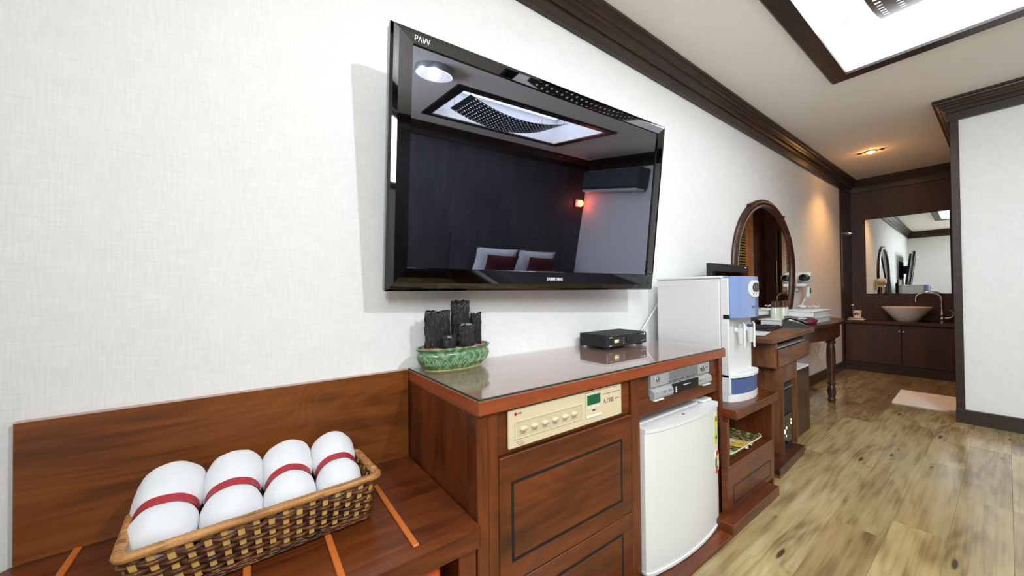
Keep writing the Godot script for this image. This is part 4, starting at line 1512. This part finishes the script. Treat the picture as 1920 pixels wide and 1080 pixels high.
	for c in 3:
		for r in 3:
			bpart("button", Vector3(0.004 + c * 0.014, 0.026 + (2 - r) * 0.0045, -0.005 + r * 0.016), Vector3(0.014 + c * 0.014, 0.034 + (2 - r) * 0.0045, 0.005 + r * 0.016), M.print_white, ph, 0.001)
	var pp = thing("paper_sheet", "white sheet of paper on the desk by the dispenser", "paper", Vector3(2.42, y, 0.33), 0.2)
	bpart("sheet", Vector3(-0.12, 0, -0.05), Vector3(0.12, 0.0012, 0.05), M.white, pp, 0.0)

# ---------------------------------------------------------------- dressing table
func half_moon(a, b, e := 2.2) -> Array:
	var p = []
	for k in 41:
		var t = PI * k / 40.0
		var c = cos(t)
		var s = sin(t)
		p.append(Vector2(a * signf(c) * pow(absf(c), 2.0 / e), b * pow(absf(s), 2.0 / e)))
	return p

func dressing_table():
	var cx = 3.95
	var t = thing("dressing_table", "dark brown half-round dressing table with turned legs against the wall", "table", Vector3(cx, 0, 0.002))
	var b = MB.new()
	b.prism(half_moon(0.79, 0.362), Vector3(0, 0.678, 0), Vector3.RIGHT, Vector3.BACK, Vector3(0, 0.024, 0), true)
	part("table_top", b, M.mahog, t)
	var ap = MB.new()
	ap.prism(half_moon(0.76, 0.335), Vector3(0, 0.565, 0), Vector3.RIGHT, Vector3.BACK, Vector3(0, 0.113, 0), true)
	part("apron", ap, M.mahog, t)
	var prof = [Vector2(0.0, 0), Vector2(0.022, 0), Vector2(0.026, 0.02), Vector2(0.03, 0.03), Vector2(0.022, 0.042), Vector2(0.026, 0.06), Vector2(0.031, 0.10), Vector2(0.026, 0.135), Vector2(0.021, 0.15), Vector2(0.031, 0.158), Vector2(0.031, 0.172), Vector2(0.022, 0.18), Vector2(0.026, 0.25), Vector2(0.031, 0.34), Vector2(0.031, 0.42), Vector2(0.027, 0.49), Vector2(0.024, 0.505), Vector2(0.034, 0.515), Vector2(0.034, 0.53), Vector2(0.026, 0.537), Vector2(0.032, 0.545), Vector2(0.032, 0.565), Vector2(0, 0.565)]
	for p in [[-0.715, 0.045], [0.14, 0.285]]:
		var l = MB.new()
		l.lathe(prof, 24, Vector3(p[0], 0, p[1]))
		part("leg", l, M.mahog, t)
	# oval mirror on the wall behind
	var m = thing("oval_mirror", "tall arched mirror in a dark wood frame above the dressing table", "mirror", Vector3(3.52, 0.7045, 0.002))
	var outl = func(s):
		var q = []
		for k in 73:
			var u = -0.72 + (PI + 1.44) * k / 72.0
			var hgt = 0.555 if sin(u) > 0 else 0.70
			q.append(Vector2((0.64 - s) * cos(u), 0.468 + (hgt - s) * sin(u)))
		var low = 0.468 + (0.70 - s) * sin(-0.72)
		var flat = 0.0 if s == 0.0 else s
		q[0].y = maxf(q[0].y, flat)
		q[72].y = maxf(q[72].y, flat)
		return q
	var o = outl.call(0.0)
	var mid = outl.call(0.03)
	var i = outl.call(0.066)
	var fr = MB.new()
	var rings = []
	for r in [[o, 0.0], [o, 0.022], [mid, 0.034], [i, 0.026], [i, 0.006]]:
		var ring = []
		for p in r[0]:
			ring.append(Vector3(p.x, p.y, r[1]))
		rings.append(ring)
	fr.grid(rings, false, true, false)
	part("frame", fr, M.mahog, m)
	var gl = MB.new()
	gl.prism(i, Vector3(0, 0, 0.004), Vector3.RIGHT, Vector3.UP, Vector3(0, 0, 0.006))
	part("mirror_glass", gl, M.mirror, m)
	for p in [[-0.345, 0.945], [0.37, 0.93]]:
		bpart("clip", Vector3(p[0] - 0.008, p[1] - 0.015, 0.0), Vector3(p[0] + 0.008, p[1] + 0.006, 0.03), M.blackmatt, m)
	# hair dryer on its wall holder
	var h = thing("hair_dryer", "white wall-mounted hair dryer in its holder beside the oval mirror", "hair dryer", Vector3(4.19, 0.99, 0.002))
	bpart("wall_plate", Vector3(0.045, -0.03, 0), Vector3(0.14, 0.14, 0.018), M.white, h, 0.008)
	var body = MB.new()
	body.xf = Transform3D(Basis(Vector3.RIGHT, PI / 2), Vector3(0.09, 0.105, 0.02))
	body.lathe([Vector2(0, 0), Vector2(0.046, 0), Vector2(0.052, 0.03), Vector2(0.052, 0.07), Vector2(0.042, 0.095), Vector2(0, 0.097)], 28)
	part("dryer_body", body, M.white, h)
	var noz = MB.new()
	noz.xf = Transform3D(Basis(Vector3.BACK, PI / 2), Vector3(0.05, 0.10, 0.08))
	noz.lathe([Vector2(0.034, 0), Vector2(0.028, 0.05), Vector2(0.032, 0.08), Vector2(0.026, 0.081), Vector2(0.022, 0.03), Vector2(0, 0.03)], 24)
	part("nozzle", noz, M.black, h)
	bpart("cradle", Vector3(-0.02, 0.015, 0.018), Vector3(0.13, 0.045, 0.10), M.white, h, 0.008)
	var hd = MB.new()
	hd.tube([Vector3(0.1, 0.04, 0.08), Vector3(0.105, -0.02, 0.085), Vector3(0.1, -0.085, 0.08)], [0.02, 0.018, 0.016], 12)
	part("handle", hd, M.white, h)
	bpart("switch", Vector3(0.088, -0.045, 0.098), Vector3(0.108, 0.0, 0.106), M.black, h, 0.003)
	var cab = MB.new()
	var cp = []
	for k in 16:
		cp.append(Vector3(0.1 - 0.06 * sin(k * 0.16), -0.09 - 0.011 * k, 0.06 - 0.002 * k))
	cab.tube(cp, 0.006, 8)
	part("cord", cab, M.white, h)
	# trays, jars and odds on the table
	var ty = 0.7025
	var stack = [[3.40, 0.155, 0.34, 0.19, 0.0, 0.05, "low white plastic tray standing beside the keyboard"], [3.92, 0.17, 0.4, 0.22, 0.0, 0.05, "lower white plastic tray of the stack under the hair dryer"], [3.90, 0.17, 0.42, 0.22, 0.0515, 0.05, "upper white plastic tray of the stack under the hair dryer"]]
	for s in stack:
		var tr = thing("white_tray", s[6], "tray", Vector3(s[0], ty + s[4], s[1]), 0.0, "white plastic trays on the dressing table")
		var w = s[2] * 0.5
		var d = s[3] * 0.5
		var hh = s[5]
		bpart("tray_floor", Vector3(-w, 0, -d), Vector3(w, 0.004, d), M.white, tr)
		for r in [[-w, -d, w, -d + 0.005], [-w, d - 0.005, w, d], [-w, -d, -w + 0.005, d], [w - 0.005, -d, w, d]]:
			bpart("tray_side", Vector3(r[0], 0.004, r[1]), Vector3(r[2], hh, r[3]), M.white, tr)
		for r in [[-w - 0.01, -d - 0.01, w + 0.01, -d], [-w - 0.01, d, w + 0.01, d + 0.01], [-w - 0.01, -d, -w, d], [w, -d, w + 0.01, d]]:
			bpart("tray_lip", Vector3(r[0], hh - 0.006, r[1]), Vector3(r[2], hh, r[3]), M.white, tr)
	for k in 3:
		var q = [[3.36, 0.17, 0.032, M.bottle_green], [3.44, 0.15, 0.03, M.white], [3.29, 0.14, 0.03, M.bottle_green]][k]
		var bo = thing("cosmetic_bottle", ["pale green bottle with a brown cap in the low tray, beside the white bottle", "white bottle with a brown cap in the low tray", "pale green bottle with a brown cap at the dispenser end of the low tray"][k], "bottle", Vector3(q[0], ty + 0.0045, q[1]), 0.0, "cosmetic bottles in the low tray")
		var bb = MB.new()
		bb.lathe([Vector2(0, 0), Vector2(q[2], 0), Vector2(q[2], 0.125), Vector2(q[2] * 0.9, 0.135), Vector2(0.014, 0.14), Vector2(0, 0.14)], 24)
		part("body", bb, q[3], bo)
		var bc = MB.new()
		bc.lathe([Vector2(0, 0.14), Vector2(q[2] * 0.85, 0.14), Vector2(q[2] * 0.85, 0.185), Vector2(0, 0.187)], 24)
		part("cap", bc, mat(c8(120, 92, 78), 0.15, 0.8), bo)
	var mr = thing("maroon_pouch", "small maroon pouch in front of the tray stack", "pouch", Vector3(3.62, ty, 0.27))
	var mp = MB.new()
	mp.lathe([Vector2(0, 0.001), Vector2(0.06, 0), Vector2(0.072, 0.018), Vector2(0.062, 0.038), Vector2(0.03, 0.05), Vector2(0, 0.052)], 20, Vector3.ZERO, Vector2(1.0, 0.55))
	part("pouch", mp, M.maroon, mr)
	bpart("clasp", Vector3(0.055, 0.012, -0.02), Vector3(0.12, 0.032, 0.02), M.black, mr, 0.004)
	var tis = thing("tissue_sheet", "thin crumpled white tissue on the end of the tray stack", "tissue", Vector3(4.08, 0.8045, 0.14))
	var rows = []
	var nz = FastNoiseLite.new()
	nz.seed = 9
	nz.frequency = 9.0
	for a in 12:
		var row = []
		for c in 12:
			var x = -0.07 + 0.14 * a / 11.0
			var z = -0.07 + 0.14 * c / 11.0
			row.append(Vector3(x, 0.012 + 0.022 * absf(nz.get_noise_2d(x * 2, z * 2)) * 2.0, z))
		rows.append(row)
	var tb = MB.new()
	tb.grid(rows)
	part("sheet", tb, M.fabric_white, tis)
	# wall socket with a looping cord below the table
	var so = thing("wall_socket", "white wall socket with a looping cord under the dressing table", "socket", Vector3(4.93, 0.407, 0.002))
	bpart("plate", Vector3(-0.035, -0.035, 0), Vector3(0.035, 0.035, 0.008), M.white, so, 0.003)
	var pl = MB.new()
	pl.xf = Transform3D(Basis(Vector3.RIGHT, PI / 2), Vector3(0, 0, 0.008))
	pl.lathe([Vector2(0.018, 0), Vector2(0.017, 0.025), Vector2(0.01, 0.03), Vector2(0, 0.03)], 18)
	part("plug", pl, M.white, so)
	var cd = MB.new()
	var pts = []
	for k in 25:
		var u = k / 24.0
		pts.append(Vector3(-0.22 + 0.46 * u, -0.02 - 0.18 * sin(PI * u) + 0.06 * u, 0.012))
	cd.tube(pts, 0.004, 6)
	part("cord", cd, M.greywhite, so)

# ---------------------------------------------------------------- washstand alcove
func vanity():
	var t = thing("washstand_cabinet", "dark brown washstand cabinet with two doors in the alcove", "cabinet", Vector3(0, 0, 0))
	var z0 = 0.016
	var z1 = COR - 0.016
	bpart("carcass", Vector3(5.955, 0.0, z0), Vector3(FAR - 0.002, 0.565, z1), M.darkpanel_v, t)
	bpart("toe_kick", Vector3(5.945, 0.0, z0), Vector3(5.955, 0.105, z1), M.crown, t)
	for k in 2:
		var a = z0 + 0.003 if k == 0 else 0.4915
		var b = 0.4885 if k == 0 else z1 - 0.003
		var d = bpart("door", Vector3(5.935, 0.108, a), Vector3(5.9545, 0.555, b), M.darkpanel_v, t, 0.002)
		var kn = MB.new()
		kn.xf = Transform3D(Basis(Vector3.BACK, PI / 2), Vector3(5.935, 0.492, 0.474 if k == 0 else 0.506))
		kn.lathe([Vector2(0.004, 0), Vector2(0.004, 0.012), Vector2(0.008, 0.016), Vector2(0.008, 0.022), Vector2(0, 0.025)], 14)
		part("knob", kn, M.chrome, d)
	bpart("worktop", Vector3(5.915, 0.566, z0), Vector3(FAR - 0.002, 0.602, z1), M.mahog, t, 0.003)
	# bowl
	var bz = 0.51
	var w = thing("wash_basin", "white conical wash basin standing on the washstand", "basin", Vector3(6.12, 0.6022, bz))
	var b = MB.new()
	b.lathe([Vector2(0, 0), Vector2(0.082, 0), Vector2(0.09, 0.006), Vector2(0.13, 0.06), Vector2(0.17, 0.115), Vector2(0.2, 0.155), Vector2(0.204, 0.162), Vector2(0.2, 0.166), Vector2(0.193, 0.163), Vector2(0.15, 0.11), Vector2(0.1, 0.045), Vector2(0.06, 0.02), Vector2(0, 0.016)], 56)
	part("bowl", b, M.porcelain, w)
	var dn = MB.new()
	dn.lathe([Vector2(0.022, 0.016), Vector2(0.022, 0.02), Vector2(0, 0.021)], 18)
	part("drain", dn, M.chrome, w)
	# tap
	var f = thing("swan_neck_tap", "chrome swan-neck tap with a side lever beside the wash basin", "tap", Vector3(6.14, 0.6022, 0.775))
	var col = MB.new()
	col.lathe([Vector2(0, 0), Vector2(0.028, 0), Vector2(0.028, 0.012), Vector2(0.018, 0.02), Vector2(0.022, 0.04), Vector2(0.022, 0.055), Vector2(0.015, 0.065), Vector2(0.02, 0.08), Vector2(0.02, 0.1), Vector2(0.014, 0.115), Vector2(0.018, 0.125), Vector2(0.012, 0.14), Vector2(0, 0.14)], 22)
	part("column", col, M.chrome, f)
	var path = [Vector3(0, 0.12, 0), Vector3(0, 0.24, 0)]
	for k in 17:
		var a = PI * k / 16.0
		path.append(Vector3(-0.01, 0.26 + 0.075 * sin(a), -0.095 + 0.095 * cos(a)))
	path.append(Vector3(-0.012, 0.225, -0.19))
	var nk = MB.new()
	nk.tube(path, 0.0105, 12)
	part("neck", nk, M.chrome, f)
	var lv = MB.new()
	lv.tube([Vector3(0, 0.05, 0.015), Vector3(0, 0.05, 0.05)], 0.011, 10)
	var lp = []
	for k in 9:
		var a = -PI / 2 + PI * 0.95 * k / 8.0
		lp.append(Vector3(0, 0.095 + 0.042 * sin(a), 0.048 + 0.032 * cos(a)))
	lv.tube(lp, 0.0065, 8)
	part("lever", lv, M.chrome, f)
	# mirror
	var m = thing("washstand_mirror", "frameless rectangular mirror on the dark alcove wall", "mirror", Vector3(FAR - 0.026, 0.917, 0.15), deg_to_rad(1.0))
	bpart("backing", Vector3(0.004, 0, 0), Vector3(0.0118, 0.93, 0.685), M.greywhite, m, 0.0)
	var g = MB.new()
	g.box(Vector3(-0.002, 0.0, 0.0), Vector3(0.004, 0.93, 0.685), 0.002)
	part("mirror_glass", g, M.mirror, m)
	# beaker with brush on dishes
	var di = thing("soap_dish", "flat white soap dish on the washstand corner", "dish", Vector3(6.03, 0.6022, 0.10))
	bpart("plate", Vector3(-0.06, 0, -0.07), Vector3(0.06, 0.012, 0.08), M.porcelain, di, 0.004)
	var dd = MB.new()
	dd.lathe([Vector2(0, 0.012), Vector2(0.05, 0.012), Vector2(0.07, 0.028), Vector2(0.066, 0.03), Vector2(0, 0.022)], 28)
	part("saucer", dd, M.porcelain, di)
	var cu = thing("tooth_mug", "small patterned white mug holding a toothbrush on the soap dish", "mug", Vector3(6.03, 0.6252, 0.11))
	var c = MB.new()
	c.lathe([Vector2(0, 0), Vector2(0.034, 0), Vector2(0.042, 0.09), Vector2(0.039, 0.09), Vector2(0.031, 0.006), Vector2(0, 0.006)], 26)
	part("mug", c, M.peach, cu)
	for k in 3:
		var fl = MB.new()
		var yaw = PI + 0.35 * (k - 1)
		fl.xf = Transform3D(Basis(Vector3.UP, -yaw) * Basis(Vector3.BACK, -PI / 2), Vector3(cos(yaw) * 0.0385, 0.045 + 0.012 * (k % 2), sin(yaw) * 0.0385))
		fl.lathe([Vector2(0.011, -0.001), Vector2(0.010, 0.0012), Vector2(0, 0.0018)], 8)
		part("printed_flower", fl, M.maroon, cu)
	var tb = MB.new()
	tb.tube([Vector3(0.0, 0.01, 0.01), Vector3(0.005, 0.1, -0.03), Vector3(0.01, 0.16, -0.055)], [0.004, 0.0035, 0.005], 8)
	part("toothbrush_handle", tb, M.blue_dark, cu)
	bpart("toothbrush_bristles", Vector3(0.004, 0.15, -0.05), Vector3(0.016, 0.165, -0.03), M.white, cu, 0.001)
	# towel rail
	var r = thing("towel_rail", "short chrome towel rail on the alcove side panel", "towel rail", Vector3(5.98, 1.66, 0.0142))
	for x in [-0.07, 0.13]:
		var rb = MB.new()
		rb.tube([Vector3(x, 0, 0), Vector3(x, 0, 0.06)], 0.007, 10)
		part("bracket", rb, M.chrome, r)
	var rl = MB.new()
	rl.tube([Vector3(-0.1, 0, 0.06), Vector3(0.16, 0, 0.06)], 0.008, 10)
	part("bar", rl, M.chrome, r)
	# mat
	var mm = thing("bath_mat", "white rectangular bath mat on the floor before the washstand", "mat", Vector3(4.78, 0.0005, 0.775), 0.03)
	var rows = []
	for a in 21:
		var row = []
		for k in 15:
			var x = -0.30 + 0.6 * a / 20.0
			var z = -0.185 + 0.37 * k / 14.0
			row.append(Vector3(x, 0.008 + 0.0015 * sin(x * 30.0) * sin(z * 22.0) + (0.006 * smoothstep(0.1, 0.185, z) * smoothstep(0.1, -0.3, x)), z))
		rows.append(row)
	var mb = MB.new()
	mb.grid(rows, false, false, true)
	mb.box(Vector3(-0.30, 0, -0.185), Vector3(0.30, 0.0065, 0.185), 0.001)
	part("pile", mb, M.matfab, mm)

# ---------------------------------------------------------------- the bed side of the room, seen in the television and mirrors
func bedroom_side():
	var t = thing("double_bed", "double bed with dark patterned cover against the dark wall", "bed", Vector3(2.85, 0, 3.0))
	bpart("base", Vector3(-0.88, 0.0, -1.0), Vector3(0.88, 0.28, 0.9), M.mahog, t, 0.01)
	var mt = MB.new()
	mt.box(Vector3(-0.87, 0.28, -0.99), Vector3(0.87, 0.48, 0.88), 0.04)
	part("mattress", mt, M.fabric_white, t)
	var cv = MB.new()
	cv.box(Vector3(-0.9, 0.36, -1.03), Vector3(0.9, 0.505, 0.45), 0.03)
	part("bed_cover", cv, mat(c8(96, 98, 108), 0.9), t)
	bpart("headboard", Vector3(-0.95, 0, 0.905), Vector3(0.95, 1.0, 0.945), M.opposite, t, 0.006)
	for k in 2:
		var x = 2.51 + k * 0.68
		var side = ["away from the amber wall lamp", "nearer the amber wall lamp"][k]
		var p = thing("bed_pillow", "white bed pillow leaning on the headboard, " + side, "pillow", Vector3(x, 0.665, 3.70), 0.0, "white pillows on the bed")
		p.rotation.x = -0.35
		part("pillow", cushion(0.33, 0.2, 0.075), M.fabric_white, p)
		var q = thing("bed_cushion", "dark red cushion leaning on the bed pillow, " + side, "cushion", Vector3(x + 0.02, 0.64, 3.53), 0.0, "dark red cushions on the bed")
		q.rotation.x = -0.35
		part("cushion", cushion(0.25, 0.14, 0.05), mat(c8(86, 30, 32), 0.8), q)
	# air conditioner on the right wall
	var a = thing("air_conditioner", "long dark wall air conditioner high on the right wall", "air conditioner", Vector3(PART - 0.002, 1.85, 3.22))
	bpart("housing", Vector3(-0.2, 0.03, -0.58), Vector3(0, 0.31, 0.58), mat(c8(70, 72, 78), 0.4), a, 0.02)
	bpart("front_panel", Vector3(-0.212, 0.06, -0.57), Vector3(-0.2, 0.30, 0.57), mat(c8(84, 86, 92), 0.15), a, 0.004)
	bpart("louvre", Vector3(-0.205, 0.0, -0.57), Vector3(-0.06, 0.03, 0.57), M.greywhite, a, 0.004)
	var s = thing("amber_wall_lamp", "small square amber wall lamp on the dark wall beside the bed", "wall lamp", Vector3(4.06, 1.67, OPP - 0.002))
	bpart("back_plate", Vector3(-0.07, -0.07, -0.012), Vector3(0.07, 0.07, 0), M.blackmatt, s)
	bpart("amber_shade", Vector3(-0.058, -0.058, -0.05), Vector3(0.058, 0.058, -0.0122), glow(Color(1.0, 0.42, 0.16), 1.6), s, 0.006)

func cushion(hx, hy, hz) -> MB:
	var b = MB.new()
	for side in [-1.0, 1.0]:
		var rows = []
		for i in 17:
			var row = []
			for j in 17:
				var u = -1.0 + i / 8.0
				var w = -1.0 + j / 8.0
				var bulge = pow(maxf(0.0, (1.0 - pow(absf(u), 2.5)) * (1.0 - pow(absf(w), 2.5))), 0.5)
				var pinch = 1.0 - 0.06 * (1.0 - u * u) * absf(w) - 0.06 * (1.0 - w * w) * absf(u)
				row.append(Vector3(u * hx * pinch, w * hy * pinch, side * hz * bulge))
			rows.append(row)
		b.grid(rows, false, false, side < 0)
	return b
